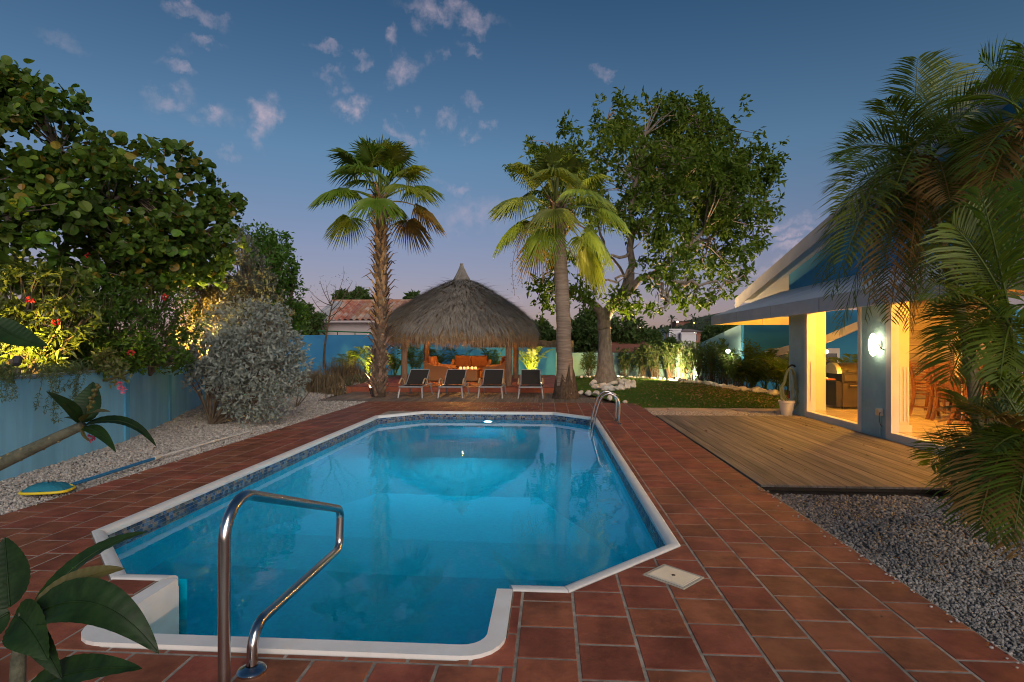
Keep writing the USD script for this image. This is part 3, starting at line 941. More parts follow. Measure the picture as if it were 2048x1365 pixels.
B = lambda *a: Mesher().box(*a)
p = build('pillar', B(FX, 5.72, 11.97, 12.75, -.08, 2.45), M_facade, house)
build('trim', B(FX - .012, 5.50, 11.86, 11.967, -.05, 2.45), M_trim, p)
build('jamb', B(5.503, 5.715, 11.90, 11.967, .133, 2.45), M_cream, p)
build('shutter_rail', B(FX + .06, FX + .075, 11.845, 11.857, .35, 1.15), M_trim, p)
p = build('pillar', B(FX, 5.52, 9.17, 9.87, -.05, 2.45), M_facade, house)
build('trim', B(FX - .012, 5.52, 9.873, 9.97, -.05, 2.45), M_trim, p)
build('trim', B(FX - .012, 5.44, 9.03, 9.167, -.05, 2.45), M_trim, p)
build('jamb', B(5.443, 5.62, 9.08, 9.167, .133, 2.45), M_cream, p)
for q in (5.47, 5.53, 5.585):
    build('groove', B(q, q + .018, 9.068, 9.079, .3, 1.15), M_trim, p)
build('plinth', B(5.42, 5.64, 9.04, 9.066, .133, .25), M_cream, p)
build('sill', B(FX - .02, FX + .10, 9.97, 11.855, -.06, .128), M_trim, house)
build('sill', B(FX - .02, FX + .10, 4.6, 9.028, -.06, .128), M_trim, house)
build('pillar', B(FX, 5.6, 3.6, 4.6, -.08, 2.45), M_facade, house)
fl = build('porch_floor', B(FX + .102, 9.9, 3.6, 13.3, -.05, .112), mat('floor_grout', (.40, .33, .24), rough=.8), house)
y = 3.6
while y < 13.2:
    x = FX + .105
    while x < 9.6:
        build('floor_tile', Mesher().cbox(x, min(x + .595, 9.9), y, min(y + .595, 13.3), .10, .128, .003), M_floor, fl)
        x += .6
    y += .6
build('lintel', B(FX + .01, 5.5, 3.6, 11.968, 2.16, 2.44), M_cream, house)
build('ceiling', B(5.5, 9.9, 3.6, 12.75, 2.52, 2.56), M_cream, house)
build('inner_wall', B(9.9, 10.05, 3.6, 10.9, .0, 2.6), M_cream, house)
build('beam', B(7.0, 7.16, 3.6, 12.75, 2.36, 2.518), M_cream, house)
for (X, Y) in ((8.85, 12.62), (7.6, 12.65)):
    c = Mesher().lathe([(.12, .128), (.12, .2), (.085, .23), (.085, 2.3), (.11, 2.34), (.11, 2.52)], o=(X, Y, 0), sides=20)
    build('column', c, M_cream, house, smooth=40)
pt = build('partition', B(7.75, 9.89, 12.92, 12.98, .115, 2.515), mat('partition_frame', (.16, .11, .07), rough=.8), house)
M_part = mat('beige_board', (.30, .22, .13), (.38, .29, .18), scale=2, rough=.7, stretch=(.6, 9, 9), var=.15, island=False)
for k in range(14):
    build('board', Mesher().cbox(7.77, 9.87, 12.885, 12.917, .14 + k * .168, .14 + k * .168 + .158, .004), M_part, pt)
# canopy roof: sloping sheet, fascia panels, end beam, soffit
EX, EZ, RX, RZ, Y0, Y1 = 4.88, 2.36, 7.0, 3.10, 2.8, 17.0
m = Mesher().quad((EX, Y0, EZ), (RX, Y0, RZ), (RX, Y1 + .35, RZ), (EX, Y1, EZ)).quad((EX, Y1, EZ - .03), (RX, Y1 + .35, RZ - .03), (RX, Y0, RZ - .03), (EX, Y0, EZ - .03))
m.quad((EX, Y1, EZ), (RX, Y1 + .35, RZ), (RX, Y1 + .35, RZ - .03), (EX, Y1, EZ - .03))
rf = build('canopy_roof', m, M_roofsheet, house)
yy = [17.02, 14.75, 12.55, 10.35, 8.2, 6.0, 3.8, 2.8]
for a, c in zip(yy[:-1], yy[1:]):
    build('fascia_panel', B(EX - .03, EX - .005, c + .008, a - .008, 2.09, 2.352), M_fascia, rf)
    build('joint_strip', B(EX - .028, EX - .012, c - .006, c + .006, 2.10, 2.345), M_dark, rf)
build('end_beam', B(EX, 7.9, 16.95, 17.0, 2.09, 2.33), M_cream, rf)
build('end_post', B(6.32, 6.36, 16.9, 16.945, 2.12, 2.40), M_trim, rf)
build('soffit', Mesher().quad((EX, Y0, 2.30), (EX, 16.94, 2.30), (5.6, 16.94, 2.50), (5.6, Y0, 2.50)), M_cream, rf)
build('soffit', Mesher().quad((5.6, 12.76, 2.50), (5.6, 16.94, 2.50), (RX, 16.94, 2.98), (RX, 12.76, 2.98)), M_cream, rf)
# gable wall and the upper roof
rake = lambda Y: 2.96 + (19.7 - Y) * .21
pk = 8.0
m = Mesher()
pts = [(16.8, 2.4), (16.8, rake(16.8) - .02), (pk, rake(pk) - .02), (0.5, rake(pk) - .02 - (pk - .5) * .21), (0.5, 2.4)]
pm = trimesh.creation.extrude_polygon(Polygon(pts), .2, engine='earcut')
v = np.array(pm.vertices)
build('gable_wall', (np.c_[7.02 + v[:, 2], v[:, 0], v[:, 1]], np.array(pm.faces)), M_gable, house)
for (ya, za, yb, zb) in ((19.7, rake(19.7), pk, rake(pk)), (pk, rake(pk), 0.0, rake(pk) - pk * .21)):
    X0, X1, T = 6.45, 14.0, .10
    m = Mesher()
    c = [(X0, ya, za), (X1, ya, za), (X1, yb, zb), (X0, yb, zb)]
    up = [(x, y, z + T) for x, y, z in c]
    m.quad(*c).quad(*up[::-1])
    for i in range(4):
        j = (i + 1) % 4
        m.quad(c[i], up[i], up[j], c[j])
    u = build('upper_roof', m, M_roofsheet, house)
    f = Mesher()
    f.add(np.array([(X0 - .03, ya, za - .22), (X0 - .03, yb, zb - .22), (X0 - .03, yb, zb + T + .04), (X0 - .03, ya, za + T + .04), (X0 - .003, ya, za - .22), (X0 - .003, yb, zb - .22), (X0 - .003, yb, zb + T + .04), (X0 - .003, ya, za + T + .04)]), [[0, 1, 2, 3], [7, 6, 5, 4], [3, 2, 6, 7], [0, 4, 5, 1], [0, 3, 7, 4], [1, 5, 6, 2]])
    build('rake_board', f, mat('rake_grey', (.36, .36, .38), (.43, .43, .45), scale=2, rough=.8), u)
# ceiling globes of the porch
for i, (X, Y) in enumerate(((6.3, 11.0), (8.1, 8.6), (6.3, 7.2))):
    g = thing('ceiling_lamp', ['round globe ceiling lamp of the porch nearest its far opening', 'round globe ceiling lamp above the porch dining table', 'round globe ceiling lamp of the porch behind the big palm'][i], 'lamp', loc=(X, Y, 2.4))
    build('rose', Mesher().lathe([(.07, 2.52), (.07, 2.49), (.03, 2.48), (.03, 2.46)][::-1], o=(X, Y, 0)), M_trim, g)
    build('globe', Mesher().tm(trimesh.creation.icosphere(2, .095).apply_translation((X, Y, 2.37))), glow('porch_globe', (1.0, .47, .055), PORCH_GLOW), g, smooth=True)
g = thing('ceiling_lamp', 'lamp under the canopy corner of the house', 'lamp', loc=(6.2, 15.2, 2.5))
build('globe', Mesher().tm(trimesh.creation.icosphere(2, .065).apply_translation((6.2, 15.2, 2.44))), glow('porch_globe', (1.0, .47, .055), PORCH_GLOW), g, smooth=True)
# wall lamp and power socket on the pillar
wl = thing('wall_lamp', 'bright oval wall lamp on the blue house pillar', 'lamp', loc=(FX, 9.36, 1.5))
build('backplate', Mesher().lathe([(0, 0), (.085, 0), (.09, .015), (.075, .03)][::-1], R=roty(-math.pi / 2), o=(FX - .002, 9.36, 1.5)), M_trim, wl)
s = trimesh.creation.icosphere(3, 1.0)
v = np.array(s.vertices) * (.06, .085, .185) + (FX - .095, 9.36, 1.5)
build('glass', (v, np.array(s.faces)), glow('wall_lamp_glass', (1.0, .86, .52), WALL_GLOW), wl, smooth=True)
build('bracket', Mesher().tube([(FX - .005, 9.22, 1.42), (FX - .06, 9.20, 1.44), (FX - .09, 9.215, 1.5), (FX - .09, 9.24, 1.52)], .008), M_dark, wl)
so = thing('power_socket', 'cream outdoor power socket with cable low on the blue pillar', 'socket', loc=(FX, 9.29, .4))
build('box', Mesher().cbox(FX - .06, FX - .001, 9.24, 9.35, .36, .48, .01), M_trim, so)
build('cover', Mesher().cbox(FX - .075, FX - .061, 9.25, 9.34, .37, .47, .004), M_cream, so)
build('conduit', Mesher().tube([(FX - .02, 9.29, .0), (FX - .02, 9.29, .36)], .012), M_greywall, so)
build('cable', Mesher().tube(spline([(FX - .05, 9.24, .42), (FX - .1, 9.18, .40), (FX - .11, 9.16, .3), (FX - .05, 9.2, .2)], 12), .006, 5), M_dark, so)

# wing of the house behind, with its lean-to roof
wing = thing('house_wing', 'low blue wing of the house behind the oleanders', 'house', loc=(7, 20.3, 0))
M_wing = mat('wing_blue', (.03, .24, .46), (.04, .28, .50), scale=1, rough=.85, bump=.2, bscale=40, bdist=.01)
build('front_wall', B(6.92, 18, 20.3, 20.5, -.1, 2.72), M_wing, wing)
pm = trimesh.creation.extrude_polygon(Polygon([(20.502, -.1), (20.502, 2.25), (26.5, 1.5), (26.5, -.1)]), .2, engine='earcut')
v = np.array(pm.vertices)
build('side_wall', (np.c_[6.9 + v[:, 2], v[:, 0], v[:, 1]], np.array(pm.faces)), M_greywall, wing)
f = build('window', B(at(1545, 700, 20.28)[0], 10.2, 20.25, 20.298, .2, 1.38), M_trim, wing)
build('pane', B(at(1556, 700, 20.28)[0], 10.1, 20.235, 20.248, .3, 1.2), mat('dark_pane', (.02, .025, .03), rough=.1), f)
A1, B1 = at(1630, 696, 15.6), at(1840, 606, 15.6)
A2, B2 = A1 + (0, 3.9, -.42), B1 + (0, 3.9, -.85)
T = np.array([0, 0, .22])
m = Mesher().quad(A1, B1, B2, A2).quad(A1 + T, A2 + T, B2 + T, B1 + T).quad(A1, A1 + T, B1 + T, B1).quad(A1, A2, A2 + T, A1 + T).quad(B1, B1 + T, B2 + T, B2)
lr = build('lean_to_roof', m, M_fascia, wing)
bl = thing('bulkhead_lamp', 'small warm lamp under the low lean-to roof behind the grill', 'lamp', loc=at(1652, 704, 17.2))
pb = at(1652, 704, 17.2)
build('globe', Mesher().tm(trimesh.creation.icosphere(2, .06).apply_translation(pb)), glow('lean_to_globe', (1.0, .55, .12), 420), bl, smooth=True)
build('holder', Mesher().lathe([(.03, .05), (.05, .06), (.05, .1)], o=pb), M_dark, bl)

# grill
M_blk = mat('black_enamel', (.022, .018, .015), (.035, .028, .022), scale=5, rough=.35, spec=.5)
M_blkpanel = mat('grill_cabinet_panel', (.05, .036, .024), (.06, .045, .03), scale=5, rough=.5)
gx, gy = 6.42, 12.55
bbq = thing('gas_grill', 'black gas grill with silver lid end standing on the porch', 'grill', loc=(gx, gy, .128))
build('cabinet', Mesher().cbox(gx - .17, gx + .34, gy - .26, gy + .26, .17, .70, .01), M_blkpanel, bbq)
build('side_panel', Mesher().cbox(gx - .30, gx - .175, gy - .25, gy + .25, .17, .72, .008), M_blk, bbq)
build('control_panel', Mesher().cbox(gx - .16, gx + .335, gy - .30, gy - .262, .72, .88, .01), M_blkpanel, bbq)
build('drawer_slot', Mesher().box(gx - .05, gx + .26, gy - .272, gy - .263, .58, .68), M_blk, bbq)
build('towel_rail', Mesher().tube([(gx - .04, gy - .30, .63), (gx + .18, gy - .30, .63)], .012), M_steel, bbq)
prof2 = [(gy - .29, .70)] + [(gy - .29 + .29 - .29 * math.cos(a), .89 + .22 * math.sin(a)) for a in np.linspace(0, math.pi * .62, 9)] + [(gy + .29, .90), (gy + .29, .70)]
for nm, x0, x1, mt in (('lid', gx - .20, gx + .335, M_blk), ('lid_end', gx - .30, gx - .203, mat('silver_cast', (.62, .56, .44), (.70, .64, .52), rough=.35, metal=.7))):
    pm = trimesh.creation.extrude_polygon(Polygon(prof2) if nm == 'lid' else Polygon(prof2).intersection(sbox(-99, .88, 99, 9)), x1 - x0, engine='earcut')
    v = np.array(pm.vertices)
    build(nm, (np.c_[x0 + v[:, 2], v[:, 0], v[:, 1]], np.array(pm.faces)), mt, bbq, smooth=40)
build('lid_handle', Mesher().tube([(gx - .1, gy - .30, .93), (gx - .1, gy - .35, .94), (gx + .25, gy - .35, .94), (gx + .25, gy - .30, .93)], .012), M_steel, bbq)
build('side_shelf', Mesher().cbox(gx - .52, gx - .305, gy - .24, gy + .2, .74, .775, .008), mat('red_shelf', (.36, .09, .03), rough=.4), bbq)
for dx in (-.13, .30):
    for dy in (-.2, .2):
        build('wheel', Mesher().tube([(gx + dx - .015, gy + dy, .168), (gx + dx + .015, gy + dy, .168)], .04, 12), M_dark, bbq)

# dining set
M_teak = mat('teak', (.15, .052, .018), (.22, .082, .03), scale=5, rough=.45, stretch=(6, 6, 1.2), bump=.1, bscale=30, bdist=.003)


def dining_chair(label):
    t = thing('dining_chair', label, 'chair', group='wooden slatted chairs around the porch table')
    L = dict(parent=t, local=True)
    for s in (-1, 1):
        build('leg', Mesher().tube(spline([(-.33, s * .24, .0), (-.24, s * .24, .42), (-.25, s * .24, .7), (-.33, s * .24, 1.06)], 9), .032, 6), M_teak, **L)
        build('leg', Mesher().tube([(.24, s * .24, 0), (.21, s * .24, .43)], .028, 6), M_teak, **L)
        build('arm', Mesher().cbox(-.26, .24, s * .24 - .03, s * .24 + .03, .63, .655, .006), M_teak, **L)
        build('arm_post', Mesher().tube([(.21, s * .24, .43), (.21, s * .24, .63)], .02, 6), M_teak, **L)
    for i in range(11):
        z = .50 + i * .05
        x = -.245 - max(0, z - .72) * .24
        build('back_slat', Mesher().cbox(x - .009, x + .009, -.225, .225, z, z + .032, .003), M_teak, **L)
    for i in range(7):
        x = -.2 + i * .066
        build('seat_slat', Mesher().cbox(x, x + .055, -.25, .25, .42, .443, .004), M_teak, **L)
    build('stretcher', Mesher().tube([(-.26, -.24, .2), (-.26, .24, .2)], .016, 6), M_teak, **L)
    return t


def place(t, loc, rz):
    x = UsdGeom.Xformable(t)
    ops = x.GetOrderedXformOps()
    ops[0].Set(Gf.Vec3d(*map(float, loc)))
    ops[1].Set(math.degrees(rz))


ch = dining_chair('slatted wooden dining chair with its back to the deck, farthest in the row')
place(ch, (7.25, 10.95, .128), .05)
for i, (X, Y, rz, lb) in enumerate(((7.22, 10.27, -.06, 'slatted wooden dining chair with its back to the deck, second from the porch opening'), (7.26, 9.60, .03, 'slatted wooden dining chair third in the row, just left of the fronds'), (7.24, 8.93, 0.0, 'slatted wooden dining chair half hidden by palm fronds, nearest in the row'),
                                (9.0, 10.7, math.pi, 'slatted wooden dining chair across the porch table, farthest from the deck'), (9.0, 9.7, math.pi, 'slatted wooden dining chair on the far side of the porch table, nearest'), (8.1, 11.85, -math.pi / 2, 'slatted wooden dining chair at the far head of the porch table'))):
    copy(ch, (X, Y, .128), rz, lb)
tb = thing('dining_table', 'long wooden dining table behind the row of slatted chairs', 'table', loc=(8.1, 9.9, .128))
for i in range(8):
    build('top_board', Mesher().cbox(7.62 + i * .121, 7.62 + i * .121 + .115, 8.5, 11.3, .845, .875, .004), M_teak, tb)
for X in (7.75, 8.45):
    for Y in (8.7, 11.1):
        build('leg', Mesher().cbox(X - .04, X + .04, Y - .04, Y + .04, .128, .843, .006), M_teak, tb)
build('apron', B(7.72, 8.48, 8.72, 11.08, .76, .842), M_teak, tb)

# garden hose on the pillar, white pot
hx, hy = FX - .06, 12.42
hose = thing('garden_hose', 'pale green garden hose coiled over a holder on the blue pillar', 'hose', loc=(hx, hy, .8))
M_hose = mat('hose_green', (.30, .36, .16), (.38, .42, .22), scale=8, rough=.5, var=.2)
build('holder', Mesher().tube(spline([(FX - .004, hy, 1.02), (hx - .02, hy, 1.06), (hx - .1, hy, .98), (hx - .11, hy, .88)], 9), .02, 8), M_dark, hose)
hr = np.random.default_rng(4)
for i in range(9):
    a = np.linspace(0, 2 * math.pi, 25)
    w, hgt, dx = hr.uniform(.10, .19), hr.uniform(.33, .46), hr.uniform(-.05, .06)
    c = np.c_[hx - .10 + dx * .5 + w * np.sin(a) * np.where(np.cos(a) > 0, .75, 1.15), hy - .12 + dx + .015 * np.sin(a * 2) + hr.normal(0, .015), 1.0 - hgt + hgt * np.cos(a)]
    build('coil', Mesher().tube(c, .011, 6, False), M_hose, hose)
build('loose_end', Mesher().tube(spline([(hx - .05, hy - .1, .9), (hx - .07, hy - .16, .5), (hx - .08, hy - .1, .1), (hx - .2, hy + .05, .02)], 14), .011, 6), M_hose, hose)
build('nozzle', Mesher().tube([(hx - .06, hy + .02, .50), (hx - .07, hy + .02, .34)], [.012, .022], 8), mat('red_nozzle', (.4, .03, .02), rough=.4), hose)
pot = thing('white_pot', 'white plastic pot below the garden hose', 'pot', loc=(5.06, 12.22, 0))
build('body', Mesher().lathe([(0, -.02), (.10, -.02), (.15, .26), (.165, .27), (.165, .31), (.145, .31), (.13, .1), (0, .09)], o=(5.06, 12.22, 0), sides=24), M_trim, pot, smooth=40)

# ------------------------------------------------------------------ gazebo
GX, GY = -3.22, 20.35
gz = thing('thatched_gazebo', 'round palm thatched gazebo on wooden posts', 'gazebo', loc=(GX, GY, TZ))
M_post = mat('gazebo_post', (.15, .085, .05), (.26, .155, .095), scale=5, rough=.8, stretch=(3, 3, .5), bump=.5, bscale=18, bdist=.015)
for (px, py) in ((808, 771), (1017, 772), (853, 757), (1031, 757)):
    q = gnd(px, py, TZ)
    rr = .11 if py > 765 else .12
    build('post', Mesher().tube([(q[0], q[1], TZ - .02), (q[0] + .01, q[1], 1.2), (q[0], q[1], 2.1)], [rr, rr * .95, rr * .9], 12), M_post, gz, smooth=True)
for (a, c) in (((-5, 18.6), (-1.2, 18.6)), ((-5, 22.3), (-1.2, 22.3)), ((-4.95, 18.4), (-4.95, 22.5)), ((-1.3, 18.4), (-1.3, 22.5))):
    build('beam', Mesher().tube([(*a, 2.10), (*c, 2.10)], .06, 8), M_post, gz)
PR = np.array([(2.70, 1.98), (2.66, 2.12), (2.45, 2.45), (2.03, 2.82), (1.50, 3.20), (1.04, 3.50), (.62, 3.72), (.28, 3.90)])


def squarish(r_, a):
    """the roof is round at its top and a rounded square at its eaves"""
    k_ = (np.abs(np.cos(a)) ** 3.4 + np.abs(np.sin(a)) ** 3.4) ** (-1 / 3.4)
    return r_ * (1 + (k_ - 1) * np.clip((r_ - .3) / 1.8, 0, 1))

seg = np.concatenate([[0], np.cumsum(np.linalg.norm(np.diff(PR, axis=0), axis=1))])
prof_at = lambda s: np.stack([np.interp(s, seg, PR[:, 0]), np.interp(s, seg, PR[:, 1])], -1)
_u = Mesher().lathe([(r_ - .10, z_ - .06) for r_, z_ in PR[1:]], sides=48)
uv_, uf_ = _u.get()
_a, _r = np.arctan2(uv_[:, 1], uv_[:, 0]), np.hypot(uv_[:, 0], uv_[:, 1])
_r = squarish(_r, _a)
build('under_thatch', (np.c_[GX + _r * np.cos(_a), GY + _r * np.sin(_a), uv_[:, 2]], uf_), mat('under_thatch', (.20, .12, .06), (.30, .19, .10), scale=12, rough=.95), gz)
for i in range(12):
    a = i * math.pi / 6
    build('rafter', Mesher().tube([(GX + (r_ - .16) * math.cos(a), GY + (r_ - .16) * math.sin(a), z_ - .12) for r_, z_ in PR[1:]], .035, 6), M_post, gz)
tr_ = np.random.default_rng(5)


def thatch(n_rows, s0, s1, per_m, ln, lift, hang, wid):
    out = Mesher()
    for s in np.linspace(s0, s1, n_rows):
        r0, z0 = prof_at(s)
        n = int(2 * math.pi * r0 * per_m)
        ang = tr_.uniform(0, 2 * math.pi, n)
        ds = tr_.normal(0, .03 if not hang else .06, n)
        top = prof_at(np.clip(s + ds, 0, seg[-1]))
        L = ln * tr_.uniform(.6, 1.25, n)
        if hang:
            end = top + np.c_[tr_.normal(.02, .06, n), -L]
            mid = (top + end) / 2 + np.c_[.07 + tr_.normal(0, .03, n), np.zeros(n)]
        else:
            low = prof_at(np.clip(s + ds - L, -1, seg[-1]))
            tang = unit(prof_at(np.clip(s - .15, 0, 9)) - prof_at(np.clip(s + .15, 0, seg[-1])))
            end = top + tang * L[:, None] + np.array([-tang[1], tang[0]]) * (lift * tr_.random(n) ** 3 * np.where(tr_.random(n) < .2, 2.5, 1))[:, None] * (-1 if -tang[0] < 0 and tang[0] < 0 else 1)
            end[:, 0] = np.maximum(end[:, 0], low[:, 0] * .97)
            mid = (top + end) / 2 + np.c_[np.full(n, .02), np.full(n, .02)]
        da = tr_.normal(0, .03, n) * (2.5 / max(r0, .6))
        w = wid * tr_.uniform(.6, 1.5, n) / 2
        P = []
        for q, aa in ((top, ang), (mid, ang + da * .5), (end, ang + da)):
            rr_ = squarish(q[:, 0], aa)
            P.append(np.c_[GX + rr_ * np.cos(aa), GY + rr_ * np.sin(aa), q[:, 1]])
        t = np.c_[-np.sin(ang), np.cos(ang), np.zeros(n)] * w[:, None]
        v = np.stack([P[0] - t, P[0] + t, P[1] - t, P[1] + t, P[2]], 1).reshape(-1, 3)
        f = np.array([[0, 1, 3], [0, 3, 2], [2, 3, 4]])[None] + (np.arange(n) * 5)[:, None, None]
        out.add(v, f.reshape(-1, 3))
    return out


M_th = mat('grey_thatch', (.44, .385, .32), (.72, .65, .57), scale=4, rough=.9, var=.6, hue=.015)
M_fr = mat('tan_thatch', (.50, .35, .20), (.70, .52, .33), scale=4, rough=.9, var=.45, hue=.012, transl=.2, tcol=(1, .8, .5))
build('thatch', thatch(15, .22, seg[-1], 62, .5, .15, False, .036), M_th, gz, kind='stuff')
build('fringe', thatch(9, 0.0, .42, 52, .58, 0, True, .024), M_fr, gz, kind='stuff')
cp = [(.36, 3.80), (.31, 3.92), (.22, 4.08), (.15, 4.22), (.095, 4.34), (.065, 4.42), (.06, 4.50), (.0, 4.50)]
cv = Mesher().lathe(cp, o=(GX, GY, 0), sides=36)
v, f = cv.get()
k = np.hypot(v[:, 0] - GX, v[:, 1] - GY) > .02
v[k, :2] += (v[k, :2] - (GX, GY)) * tr_.normal(0, .035, (k.sum(), 1))
build('ridge_cap', (v, f), M_th, gz)
gl2 = thing('pendant_lamp', 'warm pendant lamp hidden under the gazebo thatch', 'lamp', loc=(GX, GY, 2.2))
build('globe', Mesher().tm(trimesh.creation.icosphere(2, .09).apply_translation((GX, GY, 2.25))), glow('gazebo_globe', (1.0, .42, .08), GAZEBO_GLOW), gl2, smooth=True)
build('cord', Mesher().tube([(GX, GY, 2.33), (GX, GY, 3.7)], .01, 5), M_dark, gl2)

# wicker lounge under the gazebo
M_wick = mat('orange_wicker', (.30, .14, .04), (.42, .21, .07), scale=60, rough=.55, bump=.8, bscale=90, bdist=.008)
M_cush = mat('brown_cushion', (.16, .06, .025), (.21, .085, .04), scale=9, rough=.9, bump=.2, bscale=60)


def sofa(label, loc, rz, w, dp, seats):
    """faces +y of its own frame; origin at the middle of its footprint"""
    t = thing('wicker_sofa', label, 'sofa', loc, rz)
    L = dict(parent=t, local=True)
    build('base', Mesher().cbox(-w / 2 + .12, w / 2 - .12, -dp / 2 + .1, dp / 2 - .02, .04, .30, .015), M_wick, **L)
    pr = [(-dp / 2, .03), (dp / 2, .03), (dp / 2, .52), (dp / 2 - .1, .55), (-dp / 2 + .35, .58), (-dp / 2 + .12, .68), (-dp / 2, .76)]
    for s in (-1, 1):
        pm = trimesh.creation.extrude_polygon(Polygon(pr).buffer(-.02).buffer(.02), .12, engine='earcut')
        v = np.array(pm.vertices)
        x0 = -w / 2 if s < 0 else w / 2 - .12
        build('arm', (np.c_[x0 + v[:, 2], v[:, 0], v[:, 1]], np.array(pm.faces)[:, ::-1]), M_wick, **L)
    build('back', Mesher().cbox(-w / 2 + .122, w / 2 - .122, -dp / 2, -dp / 2 + .11, .04, .74, .02), M_wick, **L)
    cw = (w - .26) / seats
    for i in range(seats):
        x = -w / 2 + .13 + i * cw
        build('seat_cushion', Mesher().cbox(x + .005, x + cw - .005, -dp / 2 + .14, dp / 2 - .03, .302, .43, .035), M_cush, **L)
        R = rotx(.16)
        build('back_cushion', Mesher().cbox(x + .008, x + cw - .008, -.07, .07, 0, .47, .035, R, np.array([0, -dp / 2 + .20, .43])), M_cush, **L)
    return t


sofa('wicker sofa on the left under the gazebo, seen from its side', (-4.12, 20.9, TZ), -math.pi / 2, 1.6, .92, 2)
sofa('wicker two seat sofa at the back of the gazebo facing the pool', (-3.15, 22.15, TZ), math.pi, 1.62, .9, 2)
s3 = sofa('wicker sofa on the right under the gazebo beside the front post', (-1.98, 20.9, TZ), math.pi / 2, 1.6, .86, 2)
ct = thing('coffee_table', 'square wicker coffee table between the gazebo sofas', 'table', (-2.98, 20.35, TZ))
build('body', Mesher().cbox(-3.36, -2.60, 19.98, 20.72, TZ + .03, TZ + .42, .012), M_wick, ct)
build('top', Mesher().cbox(-3.38, -2.58, 19.96, 20.74, TZ + .422, TZ + .445, .006), M_wick, ct)
M_glassc = mat('candle_glass', (.85, .75, .5), rough=.25, spec=.6, emit=(1.0, .62, .2), estr=1.2)


def candle(label):
    t = thing('tea_light', label, 'candle', group='tea light glasses on the coffee table')
    build('glass', Mesher().lathe([(0, .0), (.035, .0), (.05, .03), (.05, .065), (.038, .09), (.034, .09), (.044, .06), (.0, .02)], sides=14), M_glassc, t, local=True, smooth=40)
    build('wax', Mesher().lathe([(.03, .022), (.03, .045), (0, .045)], sides=10), glow('candle_wax', (1, .6, .2), 5.0), t, local=True)
    return t


cz = TZ + .446
c0 = candle('round tea light glass at the left front of the coffee table')
place(c0, (-3.22, 20.12, cz), 0)
for (X, Y, lb) in ((-3.08, 20.08, 'round tea light glass second from the left at the table front'), (-2.98, 20.3, 'round tea light glass in the middle of the coffee table'), (-2.82, 20.25, 'round tea light glass right of the middle of the coffee table'), (-2.68, 20.2, 'round tea light glass at the right edge of the coffee table')):
    copy(c0, (X, Y, cz), 0, lb)

# ------------------------------------------------------------------ sun loungers
M_alu = mat('grey_aluminium', (.24, .25, .27), (.31, .32, .34), scale=5, rough=.4, metal=.15)
M_sling = mat('dark_sling', (.028, .025, .023), (.038, .034, .031), scale=120, rough=.9, spec=.15)
M_armw = mat('arm_wood', (.46, .30, .16), (.55, .38, .22), scale=6, rough=.5)


def lounger(label):
    """foot end towards -y"""
    t = thing('sun_lounger', label, 'sun lounger', group='sun loungers lined up by the terrace')
    L = dict(parent=t, local=True)
    W2 = .31
    fr = Mesher()
    for s in (-1, 1):
        fr.tube([(s * W2, 0, .315), (s * W2, 1.25, .33), (s * W2, 1.55, .30)], .022, 8)
    fr.tube([(-W2, .0, .315), (W2, .0, .315)], .022, 8).tube([(-W2, 1.5, .305), (W2, 1.5, .305)], .02, 8)
    build('frame', fr, M_alu, **L, smooth=40)
    for s in (-1, 1):
        build('leg', Mesher().tube([(s * W2, .10, .31), (s * (W2 + .035), .0, .0)], [.024, .022], 8), M_alu, **L, smooth=40)
        build('leg', Mesher().tube([(s * W2, 1.2, .32), (s * (W2 + .03), 1.38, .0)], [.024, .022], 8), M_alu, **L, smooth=40)
        arc = [(s * (W2 + .03), .12 + .62 * u, .33 + .20 * math.sin(math.pi * (.12 + .86 * u))) for u in np.linspace(0, 1, 12)]
        build('armrest', Mesher().tube(arc, .022, 8), M_armw, **L, smooth=40)
    build('seat_sling', Mesher().quad((-W2 + .02, .02, .335), (W2 - .02, .02, .335), (W2 - .02, .66, .325), (-W2 + .02, .66, .325)).quad((-W2 + .02, .02, .329), (-W2 + .02, .66, .319), (W2 - .02, .66, .319), (W2 - .02, .02, .329)), M_sling, **L)
    bf = Mesher()
    for s in (-1, 1):
        bf.tube([(s * (W2 - .025), .66, .335), (s * (W2 - .025), 1.24, .745)], .015, 8)
    build('back_frame', bf.tube([(-W2 + .025, 1.24, .745), (W2 - .025, 1.24, .745)], .015, 8), M_alu, **L, smooth=40)
    build('back_sling', Mesher().quad((-W2 + .03, .67, .348), (W2 - .03, .67, .348), (W2 - .03, 1.235, .745), (-W2 + .03, 1.235, .745)).quad((-W2 + .03, .675, .342), (-W2 + .03, 1.24, .739), (W2 - .03, 1.24, .739), (W2 - .03, .675, .342)), M_sling, **L)
    build('back_stay', Mesher().tube([(-W2 + .03, 1.05, .61), (-W2 + .05, 1.42, .31)], .011, 6).tube([(W2 - .03, 1.05, .61), (W2 - .05, 1.42, .31)], .011, 6), M_alu, **L)
    return t


lo = lounger('dark sling sun lounger nearest the shaggy palm trunk, leftmost of the row')
place(lo, (at(820, 797, 15.35)[0], 15.35, 0), -.0)
for px, dy, rz, lb in ((900, .04, .01, 'dark sling sun lounger second from the left, in front of the coffee table'), (980, .1, .0, 'dark sling sun lounger in front of the right gazebo posts'), (1061, .12, .03, 'dark sling sun lounger nearest the smooth palm trunk, rightmost of the row')):
    copy(lo, (at(px, 797, 15.35 + dy)[0], 15.35 + dy, 0), rz, lb)

# ------------------------------------------------------------------ pool fittings
gb = thing('grab_rail', 'bent stainless steel grab rail rising from the tiles at the pool steps', 'grab rail', loc=(-1.36, 2.3, 0))
RXp = -1.36


